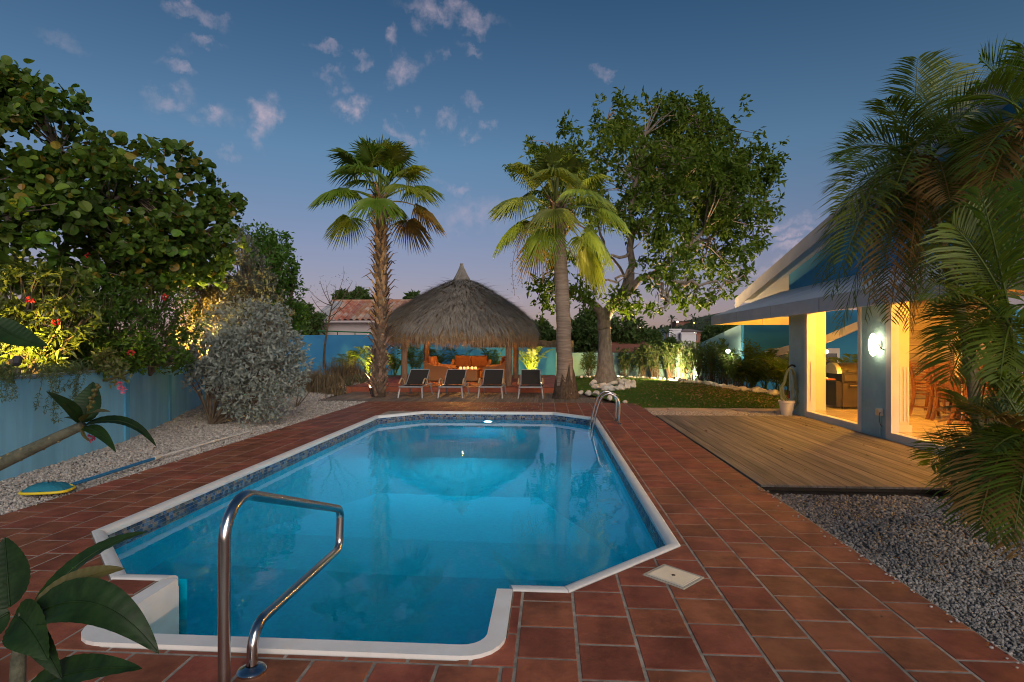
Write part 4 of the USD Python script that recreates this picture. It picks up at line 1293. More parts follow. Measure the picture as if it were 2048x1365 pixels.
def filleted(P, R):
    """a polyline with rounded corners"""
    P = [np.array(p, float) for p in P]
    out = [P[0]]
    for i in range(1, len(P) - 1):
        a, b_ = unit(P[i - 1] - P[i]), unit(P[i + 1] - P[i])
        th = math.acos(np.clip(a @ b_, -1, 1))
        t = R[i - 1] / math.tan(th / 2)
        s, e = P[i] + a * t, P[i] + b_ * t
        cc = P[i] + unit(a + b_) * R[i - 1] / math.sin(th / 2)
        for k in np.linspace(0, 1, 9):
            m = s + (e - s) * k - cc
            out.append(cc + unit(m) * R[i - 1])
    out.append(P[-1])
    res = [out[0]]
    for p in out[1:]:
        n = max(1, int(np.linalg.norm(p - res[-1]) / .12))
        q0 = res[-1]
        res += [q0 + (p - q0) * k / n for k in range(1, n + 1)]
    return np.array(res)


c = filleted([(RXp, 2.245, 0), (RXp, 2.25, .885), (RXp, 3.55, .425), (RXp, 3.53, .175), (RXp, 2.475, .20), (RXp, 2.462, 0)], [.15, .07, .075, .10])
build('rail', Mesher().tube(c, .0245, 20), M_steel, gb, smooth=True)
for y in (2.245, 2.462):
    build('flange', Mesher().lathe([(.062, -.004), (.064, .010), (.056, .020), (.034, .028), (.027, .032)], o=(RXp, y, 0), sides=28), M_steel, gb, smooth=35)
ld = thing('pool_ladder', 'curved stainless steel pool ladder at the far right corner of the pool', 'ladder', loc=(1.2, 10.7, 0))
for Y, a in ((10.58, 'rail'), (11.08, 'rail')):
    key = [(1.33, 0), (1.33, .28), (1.30, .46), (1.20, .56), (1.06, .56), (.97, .46), (.90, .25), (.84, .0), (.815, -.4), (.81, -1.0)]
    r_ = build('rail', Mesher().tube(spline([(x, Y, z) for x, z in key], 46), .0215, 12), M_steel, ld, smooth=True)
    build('flange', Mesher().lathe([(.055, -.004), (.055, .010), (.03, .022)], o=(1.33, Y, 0), sides=20), M_steel, r_)
for z in (-.35, -.62, -.9):
    build('tread', Mesher().cbox(.77, .87, 10.58, 11.08, z - .02, z + .02, .008), M_white, ld)
# leaf net on the left tiles
nt = thing('leaf_skimmer', 'pool leaf net with yellow rim and long blue pole lying on the left gravel', 'pool net', loc=(-5.15, 5.5, 0))
a_, b_ = gnd(48, 985, .02), gnd(143, 981, .02)
pa, pb_ = gnd(140, 971, .05), gnd(310, 917, .03)
pend = gnd(500, 863, .0)
cen = (a_ + b_) / 2
dirn = unit(np.array([pb_[0] - pa[0], pb_[1] - pa[1], 0]))
across = np.array([-dirn[1], dirn[0], 0])
Wn, Ln = .30, .22
ax1, ax2 = unit(b_ - a_), np.cross([0, 0, 1.0], unit(b_ - a_))
hw = np.linalg.norm(b_ - a_) / 2
rim = [cen + ax1 * hw * np.sign(math.cos(t)) * abs(math.cos(t)) ** .55 + ax2 * .13 * np.sign(math.sin(t)) * abs(math.sin(t)) ** .6 + np.array([0, 0, .012]) for t in np.linspace(0, 2 * math.pi, 33)]
build('rim', Mesher().tube(rim, .014, 8, False), mat('yellow_plastic', (.62, .46, .02), (.70, .54, .03), rough=.45), nt, smooth=True)
net = Mesher()
g = [[cen + (np.array(r_) - cen) * s + np.array([0, 0, .085 * (1 - s ** 2) ** .8 + .012 * math.sin(9 * i + 5 * s)]) for i, r_ in enumerate(rim[:-1])] for s in (0.02, .25, .5, .75, .97)]
gv = np.array(g).reshape(-1, 3)
net.add(gv, [[a * 32 + i, a * 32 + (i + 1) % 32, a * 32 + 32 + (i + 1) % 32, a * 32 + 32 + i] for a in range(4) for i in range(32)])
build('net', net, mat('teal_net', (.01, .16, .24), (.015, .20, .28), scale=150, rough=.7, bump=.5, bscale=300), nt, smooth=True)
build('socket', Mesher().tube([cen + ax1 * hw * .82 + (0, .05, .03), pa], .018, 8), mat('yellow_plastic', (.62, .46, .02), rough=.45), nt)
build('pole', Mesher().tube([pa, pb_], .019, 10), mat('blue_pole', (.01, .14, .32), (.02, .17, .36), rough=.4), nt)
build('collar', Mesher().tube([pb_ - dirn * .02, pb_ + dirn * .10], .026, 12), M_lid, nt)
mid = gnd(430, 882, .02)
build('inner_pole', Mesher().tube([pb_ + dirn * .1, mid, pend], .0125, 8), M_trim, nt)
build('collar', Mesher().tube([mid - dirn * .05, mid + dirn * .05], .019, 10), M_lid, nt)

# ------------------------------------------------------------------ boundary wall at the back
def wall_thing(name, label, pts, heights, material, cat='wall'):
    t = thing(name, label, cat, loc=(*pts[0], 0))
    for i in range(len(pts) - 1):
        a, c = np.array(pts[i], float), np.array(pts[i + 1], float)
        d = (c - a) / np.linalg.norm(c - a)
        nrm = np.array([-d[1], d[0]])
        m = trimesh.creation.extrude_polygon(Polygon([a, c, c + nrm * .15, a + nrm * .15]), heights[i] + .12, engine='earcut')
        m.apply_translation([0, 0, -.12])
        build('panel', m, material, t)
        q = a
        m = trimesh.creation.extrude_polygon(Polygon([q - nrm * .03, q + d * .18 - nrm * .03, q + d * .18 + nrm * .10, q + nrm * .10]), heights[i] + .10, engine='earcut')
        m.apply_translation([0, 0, -.13])
        build('pilaster', m, material, t)
    return t


xa = lambda px, Y: at(px, 700, Y)[0]
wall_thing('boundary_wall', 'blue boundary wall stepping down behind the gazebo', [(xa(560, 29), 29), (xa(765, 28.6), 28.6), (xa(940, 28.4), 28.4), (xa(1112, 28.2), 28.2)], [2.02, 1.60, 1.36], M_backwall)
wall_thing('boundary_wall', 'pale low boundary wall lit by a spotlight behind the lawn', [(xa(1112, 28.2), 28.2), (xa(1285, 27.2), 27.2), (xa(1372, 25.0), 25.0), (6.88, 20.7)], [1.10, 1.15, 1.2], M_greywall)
fence = thing('reed_fence', 'brown reed fence rising behind the blue boundary wall', 'fence', loc=(xa(930, 29.2), 29.2, 0))
x = xa(935, 29.2)
k = 0
while x < xa(1140, 29.2):
    build('reed_panel', Mesher().cbox(x, x + .27, 29.1, 29.14, .0, 1.72 + rng.normal(0, .02), .004), M_twig, fence)
    x += .28

# ------------------------------------------------------------------ neighbour's houses
nh = thing('neighbour_house', 'pale house with a red corrugated tile roof behind the blue wall on the left', 'house', loc=(xa(700, 38), 38, 0))
M_pale = mat('pale_wall', (.42, .36, .36), (.48, .42, .42), scale=1, rough=.9)
M_redroof = mat('red_roof_tile', (.30, .10, .055), (.42, .19, .12), scale=1.3, rough=.8, var=.18, hue=.012, island=False, c3=(.46, .36, .30))
M_greyroof = mat('grey_roof_tile', (.30, .30, .32), (.42, .42, .44), scale=2, rough=.8, var=.1, island=False)
x0, x1 = xa(616, 36), xa(905, 36)
build('wall', B(xa(622, 36.6), x1, 36.6, 41, -.1, 3.2), M_pale, nh)
z0, z1, y0, y1 = 3.12, 4.62, 36.0, 39.4
n = int((x1 - x0) / .40)
for i in range(n):
    xx = x0 + i * .40
    a = np.linspace(0, math.pi, 6)
    cs = np.c_[xx + .13 - .13 * np.cos(a), .11 * np.sin(a)].tolist() + [(xx + .30, -.03), (xx + .40, 0)]
    V = []
    for (yy, zz) in ((y0, z0), (y1, z1)):
        V += [(p[0] + (.32 if yy == y1 else 0) * max(0, 1 - i / 2.), yy, zz + p[1]) for p in cs]
    k = len(cs)
    build('roof_tile_row', (np.array(V), [q for j in range(k - 1) for q in ([j, j + 1, k + j + 1], [j, k + j + 1, k + j])]), M_greyroof if i < 3 else M_redroof, nh)
build('eave_board', B(x0, x1, 36.02, 36.08, 2.98, 3.1), M_pale, nh)
build('back_roof', Mesher().quad((x0, y1, z1 - .02), (x1, y1, z1 - .02), (x1, 42.5, 3.1), (x0, 42.5, 3.1)), M_redroof, nh)
build('ridge', Mesher().tube([(x0 + .3, y1, z1 + .04), (x1, y1, z1 + .04)], .12, 8), M_redroof, nh)
gr2 = thing('green_rail', 'green metal rail in front of the neighbouring house', 'rail', loc=(xa(690, 34), 34, 0))
zr = at(690, 662, 34)[2]
build('top_bar', Mesher().tube([(xa(636, 34), 34, zr), (xa(742, 34), 34, zr - .12)], .045, 6), mat('green_paint', (.02, .12, .05), rough=.5), gr2)
for px in (640, 675, 710, 740):
    build('post', Mesher().tube([(xa(px, 34), 34, 0), (xa(px, 34), 34, zr - .08)], .03, 6), mat('green_paint', (.02, .12, .05), rough=.5), gr2)
rh = thing('neighbour_house', 'low house with a reddish brown roof seen over the lawn wall', 'house', loc=(xa(1265, 42), 42, 0))
build('roof', Mesher().quad((xa(1215, 42), 42, at(0, 703, 42)[2]), (xa(1316, 42), 42, at(0, 703, 42)[2]), (xa(1290, 46), 46, at(0, 684, 46)[2]), (xa(1225, 46), 46, at(0, 684, 46)[2])), mat('brown_roof', (.22, .07, .045), (.28, .10, .06), scale=1, rough=.9), rh)
build('wall', B(xa(1220, 42.4), xa(1312, 42.4), 42.4, 47, -.1, at(0, 703, 42)[2]), M_pale, rh)
M_win = mat('far_window', (.03, .035, .04), rough=.2)
M_farwhite = mat('far_white_wall', (.55, .53, .55), (.62, .60, .62), scale=.2, rough=.9)
M_farroof = mat('far_roof', (.20, .15, .13), (.27, .20, .17), scale=.3, rough=.9)
M_farred = mat('far_red_wall', (.20, .085, .06), (.25, .11, .08), scale=.3, rough=.9)


def far_house(name, label, px0, px1, py0, py1, Y, wall, roof=None, wins=0, rh_=0, depth=10):
    p, q = at(px0, py1, Y), at(px1, py0, Y)
    t = thing(name, label, 'house', loc=(p[0], Y, 0))
    build('wall', B(p[0], q[0], Y, Y + depth, p[2] - 4, q[2]), wall, t)
    if roof is not None:
        o, hh = .08 * (q[0] - p[0]), (q[0] - p[0]) * rh_
        cx, cy = (p[0] + q[0]) / 2, Y + depth / 2
        c = [(p[0] - o, Y - 1, q[2]), (q[0] + o, Y - 1, q[2]), (q[0] + o, Y + depth + 1, q[2]), (p[0] - o, Y + depth + 1, q[2])]
        a, e = (cx - o * 2, cy, q[2] + hh), (cx + o * 2, cy, q[2] + hh)
        build('roof', Mesher().quad(c[0], c[1], e, a).quad(c[2], c[3], a, e).quad(c[1], c[2], e).quad(c[3], c[0], a).quad(*c[::-1]), roof, t)
    else:
        build('parapet', B(p[0] - .15, q[0] + .15, Y - .15, Y + depth, q[2] - .02, q[2] + .35), wall, t)
    W_ = q[0] - p[0]
    for i in range(wins):
        xx = p[0] + W_ * (i + .5) / wins
        f = build('window', B(xx - W_ * .04, xx + W_ * .04, Y - .08, Y - .01, q[2] - 2.3, q[2] - .9), M_win, t)
    return t


far_house('hillside_house', 'white flat roofed house with dark windows below the hill', 1338, 1362, 661, 676, 140, M_farwhite, None, 3)
far_house('hillside_house', 'white low annex right of the white flat roofed house', 1363, 1392, 668, 678, 138, M_farwhite, None, 0)
far_house('hillside_house', 'open house with a thatch coloured hip roof and lit terrace on the slope', 1364, 1402, 664, 672, 150, M_farred, M_farroof, 2, .18)
far_house('hillside_house', 'wide reddish house with lights on top of the hill', 1352, 1402, 643, 650, 230, M_farred, M_farroof, 4, .03)
far_house('hillside_house', 'grey roofed house on the hilltop beside the canopy corner', 1394, 1440, 640, 652, 235, M_farred, M_farroof, 3, .07)
far_house('hillside_house', 'small white wall of a house between the gazebo and the smooth palm', 1064, 1072, 675, 684, 90, M_farwhite, None, 1)
for px, py, Y, col, s, rr, lb in ((1203, 656, 130, (1, .62, .25), 160, .30, 'far street lamp glowing left of the tree trunk gap'), (1280, 656, 135, (1, .55, .2), 220, .42, 'bright orange far lamp under the big tree'), (1269, 672, 120, (1, .95, .8), 120, .22, 'small white far lamp right of the tree trunk'), (1307, 684, 110, (1, .6, .2), 140, .25, 'pair of warm far lamps above the oleanders, left one'), (1312, 686, 110, (1, .6, .2), 140, .22, 'pair of warm far lamps above the oleanders, right one'), (1325, 682, 112, (1, .75, .4), 120, .22, 'warm far lamp right of the far palm'),
                              (1355, 644, 226, (1, .9, .75), 160, .5, 'white lamp on the left end of the hilltop house'), (1381, 650, 225, (.7, 1, .5), 110, .5, 'greenish lamp on the hill slope'), (1388, 647, 225, (1, .5, .1), 130, .55, 'orange lamp on the hilltop house'), (1402, 649, 225, (1, .4, .1), 110, .5, 'reddish lamp at the right of the hilltop'), (1436, 653, 215, (.8, 1, .5), 100, .5, 'greenish lamp by the canopy corner'), (1408, 651, 225, (.8, 1, .6), 90, .4, 'pale lamp among the hilltop palms'),
                              (1382, 667, 146, (1, .7, .35), 220, .3, 'warm lamp on the lit hillside terrace, left one'), (1389, 666, 146, (1, .7, .35), 220, .3, 'warm lamp on the lit hillside terrace, right one'), (1318, 696, 100, (1, .95, .85), 70, .18, 'white lamp low behind the oleanders')):
    p = at(px, py, Y)
    t = thing('far_lamp', lb, 'lamp', loc=p)
    build('bulb', Mesher().tm(trimesh.creation.icosphere(1, rr * .62).apply_translation(p)), glow('far_lamp_%d_%d_%d' % tuple(int(c * 10) for c in col), col, 14.0), t)
    build('pole', Mesher().tube([p - (0, 0, 4.0), p - (0, 0, rr * .6)], .06, 5), M_twig, t)

# ------------------------------------------------------------------ hill and far greenery
hx = np.linspace(-60, 260, 90)
hy = np.linspace(120, 420, 50)
XX, YY = np.meshgrid(hx, hy)
th_ = at(1420, 640, 230)[0]
H = 12.5 * np.exp(-((XX - th_ - 12) ** 2) / (2 * 26 ** 2) - ((YY - 245) ** 2) / (2 * 45 ** 2)) + 7 * np.exp(-((XX - th_ - 70) ** 2) / (2 * 40 ** 2) - ((YY - 260) ** 2) / (2 * 60 ** 2)) + 2.5 * meshkit.fbm(np.stack([XX * .03, YY * .03, XX * 0], -1), 4, 2) * np.clip((YY - 120) / 60, 0, 1) - .5
H[:, 0] = H[:, -1] = H[0] = H[-1] = -1
v = np.stack([XX, YY, H], -1).reshape(-1, 3)
nx = len(hx)
q = np.array([[j * nx + i, j * nx + i + 1, (j + 1) * nx + i + 1, (j + 1) * nx + i] for j in range(len(hy) - 1) for i in range(nx - 1)])
build('hill', (v, q), mat('hill_scrub', (.03, .045, .018), (.06, .065, .03), scale=.2, rough=.95), kind='structure', smooth=True)
M_far = mat('far_foliage', (.045, .085, .03), (.075, .12, .045), scale=.15, rough=.8, var=.35, hue=.02)
fr_ = np.random.default_rng(31)
P = np.c_[fr_.uniform(th_ - 60, th_ + 60, 6000), fr_.uniform(165, 260, 6000)]
hz_ = 12.5 * np.exp(-((P[:, 0] - th_ - 12) ** 2) / (2 * 26 ** 2) - ((P[:, 1] - 245) ** 2) / (2 * 45 ** 2))
k = hz_ > .8
P, hz_ = P[k], hz_[k]
ce = np.c_[P, hz_ + fr_.uniform(-.3, 1.6, len(P)) ** 1.0]
build('hillside_shrubs', leaf_clusters(ce, ball(len(ce), fr_), 8, .8, 'simple', .7, 1.2, fr_), M_far, kind='stuff', label='dark scrub covering the far hillside', cat='scrub')


def hill_palm(label, px, py, Y, h, seed):
    r = np.random.default_rng(seed)
    c = at(px, py, Y)
    t = thing('hill_palm', label, 'palm tree', loc=(c[0], Y, c[2] - h))
    build('trunk', Mesher().tube([c - (0, 0, h + 2), c - (.2, 0, h * .5), c], [.25, .2, .16], 6), M_twig, t)
    m = Mesher()
    for i in range(15):
        a = i * 2.39996 + r.normal(0, .2)
        e = r.uniform(-.5, 1.1)
        L = h * .55
        o = np.array([math.cos(a) * math.cos(e), math.sin(a) * math.cos(e), math.sin(e)])
        sd = np.array([-math.sin(a), math.cos(a), 0]) * L * .09
        p1, p2 = c + o * L * .5 + (0, 0, .12 * L), c + o * L - (0, 0, .22 * L)
        m.quad(c - sd * .3, p1 - sd, p1 + sd, c + sd * .3).quad(p1 - sd, p2, p1 + sd)
    build('crown', m, M_far, t)


for i, (px, py, Y, h, lb) in enumerate(((1387, 637, 215, 6, 'palm silhouetted on the hilltop left of the canopy corner'), (1423, 637, 222, 5, 'small palm silhouetted on the hilltop right beside the canopy corner'), (1344, 640, 210, 5.5, 'small palm at the left end of the hilltop'), (1316, 668, 120, 6, 'shaggy palm before the white far house, left'), (1432, 650, 170, 6, 'palm on the slope under the canopy corner'), (1333, 668, 118, 5, 'bushy palm right in front of the white far house'))):
    hill_palm(lb, px, py, Y, h, 400 + i)


def bush(name, label, cat, blobs, n, per, size, kind, aspect, material, spread=.1, trunk=None, stem_mat=None, group=None, seed=0, inner=.45, droop=.1, twigs=True, parts=0, roll=.9, crown_name='foliage', tw=.006, trunk_r=(.05, .02)):
    """a bush or tree: trunk from its foot to the blobs, twigs to leaf clusters"""
    r = np.random.default_rng(seed)
    foot = np.array(trunk if trunk is not None else (blobs[0][0], blobs[0][1], 0), float)
    t = thing(name, label, cat, loc=foot, group=group)
    c, d, k = crown_points(blobs, n, r, inner)
    if twigs:
        M = Mesher()
        for i, b_ in enumerate(blobs):
            e = np.array(b_[:3])
            mid = foot * .5 + e * .5 + r.normal(0, .06, 3) * np.linalg.norm(e - foot)
            cv = spline([foot, mid, e], 7)
            M.tube(cv, np.linspace(trunk_r[0], trunk_r[1], 7), 6)
        for i in r.choice(n, min(n, 160), replace=False):
            b_ = np.array(blobs[k[i]][:3])
            s0 = b_ * .7 + foot * .3 + (c[i] - b_) * .15
            M.tube([s0, (s0 + c[i]) / 2 + r.normal(0, .04, 3) * np.linalg.norm(c[i] - s0), c[i]], [tw * 1.8, tw * 1.3, tw * .6], 3, False)
        build('stems' if trunk_r[0] < .1 else 'trunk', M, stem_mat or M_twig, t)
    build(crown_name, leaf_clusters(c, d, per, size, kind, aspect, spread, r, droop, roll), material, t)
    return t, c


def pblobs(L, Y, per=None):
    """blobs from picture circles (px, py, radius px, depth offset)"""
    out = []
    for px, py, rp, dy in L:
        p = at(px, py, Y + dy)
        out.append((*p, rp * math.hypot(p[0], p[1]) / FPX * .98))
    return out


M_lf_bg = mat('background_leaf', (.055, .105, .014), (.085, .15, .022), scale=.5, rough=.7, var=.35, hue=.025, transl=.2)
bt = [(1090, 668, 26, 1075, 660, 36), (1068, 655, 14, 0, 0, 34)]
for i, (px, py, rp, Y, lb) in enumerate(((1078, 668, 24, 38, 'dense dark tree over the reed fence between the gazebo and the smooth palm'), (1105, 684, 16, 40, 'low round bush over the reed fence beside the smooth palm'), (1165, 668, 30, 40, 'dark tree over the wall right of the smooth palm'), (1245, 655, 34, 46, 'round tree over the wall right of the big tree trunk'), (1180, 640, 22, 48, 'smaller tree over the wall left of the big tree trunk'), (1300, 676, 16, 60, 'dark shrubby tree below the hanging branches of the big tree'), (1340, 690, 10, 75, 'low dark tree in front of the white far house'), (1425, 672, 15, 70, 'dark tree left of the lit side of the house wing'), (1455, 672, 24, 60, 'dark tree right beside the lit gable of the house wing'),
                                     (605, 640, 30, 36, 'dark tree behind the left end of the red tiled roof'), (580, 668, 26, 33, 'dark bush beside the end wall of the red roofed house'), (720, 597, 16, 48, 'tree top peeping over the red tiled roof behind the shaggy palm'), (685, 598, 13, 48, 'small tree top over the middle of the red tiled roof'), (826, 598, 8, 46, 'little tree top at the right end of the red tiled roof'))):
    bl = pblobs([(px, py, rp, 0), (px - rp * .7, py + rp * .4, rp * .6, .5), (px + rp * .8, py + rp * .3, rp * .65, -.5), (px, py + rp, rp * .8, 0)], Y)
    bush('background_tree', lb, 'tree', bl, 260, 9, .30 + .004 * (Y - 36), 'simple', .55, M_lf_bg, .35, trunk=(bl[0][0], Y, 0), seed=40 + i, trunk_r=(.12, .03), tw=.012, crown_name='crown')


# ------------------------------------------------------------------ palms
def pinnate(base, tip, arch, n, ll, w, droop, r, start=.22, vee=.5, tilt=0.0, stalk=.012):
    """a feather frond: arching rib from base to tip with leaflets on both sides"""
    base, tip = np.array(base, float), np.array(tip, float)
    L = np.linalg.norm(tip - base)
    c1 = base + (tip - base) * .45 + np.array([0, 0, arch])
    u = np.linspace(0, 1, 15)[:, None]
    rib = (1 - u) ** 2 * base + 2 * u * (1 - u) * c1 + u ** 2 * tip
    M = Mesher()
    M.tube(rib, np.linspace(stalk, .003, 15), 5)
    t = np.repeat(np.linspace(start, .995, n), 2)
    s = np.tile([-1.0, 1.0], n)
    P = np.stack([np.interp(t, u[:, 0], rib[:, k]) for k in range(3)], 1)
    T = unit(np.stack([np.interp(t, u[:, 0], np.gradient(rib[:, k])) for k in range(3)], 1))
    side = unit(np.cross(T, np.array([0.0, 0, 1]) + np.array([tilt, 0, 0])))
    up = np.cross(side, T)
    prof = np.clip(np.sin(np.pi * (.12 + .86 * (t - start) / (1 - start))) ** .55, .25, 1)
    ln = ll * prof * r.uniform(.85, 1.12, len(t))
    fw = .45 + .55 * t
    D = unit(side * s[:, None] + T * fw[:, None] + up * vee * (1 - .6 * t)[:, None] + r.normal(0, .09, (len(t), 3)))
    g = np.array([0, 0, -1.0])
    p1 = P + D * (ln * .35)[:, None]
    D2 = unit(D + g * droop * .6)
    p2 = p1 + D2 * (ln * .35)[:, None]
    D3 = unit(D2 + g * droop)
    p3 = p2 + D3 * (ln * .33)[:, None]
    W = unit(np.cross(D, up)) * (w / 2)
    V = np.stack([P, p1 - W, p1 + W, p2 - W * .8, p2 + W * .8, p3], 1).reshape(-1, 3)
    F = np.array([[0, 1, 2], [1, 3, 4], [1, 4, 2], [3, 5, 4]])[None] + (np.arange(len(t)) * 6)[:, None, None]
    M.add(V, F.reshape(-1, 3))
    return M


def fan(base, d, pet, R, r, spread=112, nseg=36, droop=.5, hang=0.0):
    """a fan frond: stalk and a pleated round blade with split drooping tips"""
    d = unit(np.array(d, float))
    g = np.array([0, 0, -1.0])
    M = Mesher()
    hub = base + d * pet + g * pet * .12 * (1 - abs(d[2]))
    M.tube(spline([base, base + d * pet * .5 + np.array([0, 0, .04]) * pet, hub], 7), np.linspace(.028, .014, 7), 5)
    dd = unit(hub - base + g * .15 * pet + g * hang)
    side = unit(np.cross(dd, [0, 0, 1.0]) if abs(dd[2]) < .97 else np.array([1.0, 0, 0]))
    up = np.cross(side, dd)
    a = np.radians(np.linspace(-spread, spread, nseg + 1))
    a += r.normal(0, .012, nseg + 1)
    V, F = [], []
    fracs = (.03, .30, .54, .78, 1.0)
    for i in range(nseg):
        am = (a[i] + a[i + 1]) / 2
        Lr = R * (.72 + .28 * math.cos(am * .75)) * r.uniform(.93, 1.05)
        base_n = len(V)
        for j, fr in enumerate(fracs):
            rr = Lr * fr
            sag = droop * (fr ** 2.2) * R * .55 * r.uniform(.8, 1.15) * (1 if j < 3 else 1.25)
            cup = .16 * R * (abs(am) / 2.2) ** 2 * fr
            width = [1, 1, .96, .42, .05][j]
            for q, aa in ((0, a[i]), (1, am), (2, a[i + 1])):
                ang = am + (aa - am) * width
                pl = .022 * R * (1 if q == 1 else -1) * (fr > .1) * (fr < .95)
                rad = dd * math.cos(ang) + side * math.sin(ang)
                V.append(hub + rad * rr + up * (pl + cup) + g * sag)
        for j in range(len(fracs) - 1):
            o, p = base_n + j * 3, base_n + j * 3 + 3
            F += [[o, o + 1, p + 1], [o, p + 1, p], [o + 1, o + 2, p + 2], [o + 1, p + 2, p + 1]]
    M.add(np.array(V), np.array(F))
    return M


M_fan = mat('fan_palm_leaf', (.10, .155, .014), (.14, .205, .022), scale=1.2, rough=.5, var=.25, hue=.02, island=False, transl=.35)
M_fan2 = mat('fan_palm_leaf_blue', (.12, .165, .03), (.165, .21, .04), scale=1.2, rough=.55, var=.22, hue=.02, island=False, transl=.35)
M_fanold = mat('fan_palm_leaf_old', (.25, .13, .025), (.15, .14, .03), scale=2, rough=.6, transl=.3)
M_boot = mat('leaf_base_brown', (.11, .065, .042), (.28, .19, .13), scale=7, rough=.85, var=.4, hue=.012, island=False, bump=.4, bscale=40, bdist=.01)
M_ptrunk = mat('palm_trunk_grey', (.20, .14, .10), (.33, .25, .19), scale=3, rough=.9, stretch=(1, 1, 9), bump=.8, bscale=8, bdist=.02)
M_ptrunk2 = mat('palm_trunk_brown', (.06, .04, .028), (.13, .09, .06), scale=5, rough=.9, bump=.8, bscale=14, bdist=.03)


def fan_palm(label, foot, crown, r0, r1, n_fr, seed, boots=None, material=None, flare=1.5, lowfr=-.5, droop=.5, trunk_mat=None):
    r = np.random.default_rng(seed)
    foot, crown = np.array(foot, float), np.array(crown, float)
    t = thing('fan_palm', label, 'palm tree', loc=foot)
    h = crown[2] - foot[2]
    zz = np.linspace(0, 1, 26)
    ctr = foot + (crown - foot) * zz[:, None] + np.c_[.05 * np.sin(zz * 3.0), .04 * np.sin(zz * 4), zz * 0]
    rad = r1 + (r0 - r1) * (1 - zz) + (flare - 1) * r0 * np.exp(-zz * h / .45)
    M = Mesher().tube(ctr, rad, 22)
    v, f = M.get()
    ax = ctr[np.clip(np.round((v[:, 2] - foot[2]) / h * 25).astype(int), 0, 25)]
    out = v - ax
    out[:, 2] = 0
    v = v + unit(out) * (meshkit.fbm(v * (5, 5, 9), 3, seed)[:, None] - .5) * .07
    build('trunk', (v, f), trunk_mat or M_ptrunk, t, smooth=True)
    if boots:
        b0, b1, nb, bl = boots
        for i in range(nb):
            s = b0 + (b1 - b0) * (i + .5) / nb
            a = i * 2.39996 + r.normal(0, .2)
            c = np.array([np.interp(s, zz, ctr[:, k]) for k in range(3)])
            rr = np.interp(s, zz, rad) * .93
            o = np.array([math.cos(a), math.sin(a), 0])
            sd = np.array([-math.sin(a), math.cos(a), 0])
            L = bl * r.uniform(.6, 1.3)
            w = .075 * r.uniform(.7, 1.2)
            p0 = c + o * rr
            lean = r.uniform(.5, 1.25)
            p1 = p0 + o * L * .5 * lean + np.array([0, 0, L * .65]) + sd * r.normal(0, .02)
            p2 = p1 + o * L * .38 + np.array([0, 0, L * r.uniform(-.25, .25)]) + sd * r.normal(0, .04)
            V = np.array([p0 - sd * w, p0 + o * .035, p0 + sd * w, p1 - sd * w * .6, p1 + o * .03, p1 + sd * w * .6, p2 - sd * w * .22, p2 + sd * w * .22, p0 - np.array([0, 0, .07])])
            F = [[0, 1, 4], [0, 4, 3], [1, 2, 5], [1, 5, 4], [3, 4, 6], [4, 7, 6], [4, 5, 7], [0, 8, 1], [8, 2, 1], [2, 0, 3], [2, 3, 5], [3, 6, 7], [3, 7, 5]]
            build('leaf_base', (V, F), M_boot, t)
    top = ctr[-1]
    for i in range(n_fr):
        s = i / (n_fr - 1)
        el = math.pi / 2 * .97 * (1 - s ** 1.35) + lowfr * s ** 1.35 + r.normal(0, .07)
        az = i * 2.39996 + r.normal(0, .15)
        d = np.array([math.cos(az) * math.cos(el), math.sin(az) * math.cos(el), math.sin(el)])
        pet = (.75 + .45 * (.3 + s) + r.normal(0, .06)) * (1 if s < .85 else .85)
        m = fan(top + d * .10 - np.array([0, 0, .25 * s]), d, pet, .92 * r.uniform(.88, 1.08), r, droop=droop + .35 * s, hang=.25 * s)
        mt = material if not (s > .86 and i % 3 == 0) else M_fanold
        build('frond', m, mt, t, label='yellowing old frond' if mt is M_fanold else None)
    return t, top


p1, top1 = fan_palm('tall fan palm with a shaggy trunk of old leaf bases left of the gazebo', gnd(757, 794), at(760, 392, 15.9), .17, .15, 25, 3, boots=(.0, 1.0, 230, .33), material=M_fan, flare=1.15, lowfr=-.25, droop=.45, trunk_mat=M_ptrunk2)
p2, top2 = fan_palm('fan palm with a smooth grey trunk flaring at its foot right of the gazebo', gnd(1131, 797), at(1112, 410, 15.65), .225, .17, 30, 8, boots=(.83, 1.0, 60, .34), material=M_fan2, flare=1.55, lowfr=-.75, droop=.62)
_f = gnd(1131, 797)
_zz = np.linspace(0, .82, 14)
_m = Mesher().tube([_f + (0, 0, z - .03) for z in _zz], .225 + .04 + .5 * .225 * np.exp(-_zz / .45) * 1.08 - .075 * (_zz / .82) ** 3, 40)
_v, _ff = _m.get()
_o = _v - _f
_o[:, 2] = 0
_v = _v + unit(_o) * (meshkit.fbm(_v * (9, 9, 5), 4, 3)[:, None] - .55) * .10
_v[:, 2] += (_zz[-1] > 0) * np.clip((_v[:, 2] - .3) / .5, 0, 1) * (meshkit.noise(np.c_[np.arctan2(_o[:, 1], _o[:, 0])[:, None] * 4.5, _v[:, :2] * 0], 9) - .6) * .6
build('root_base', (_v, _ff), mat('dark_fibre', (.045, .03, .02), (.11, .075, .05), scale=9, rough=.95, stretch=(3, 3, .7), bump=.8, bscale=14, bdist=.03), p2)
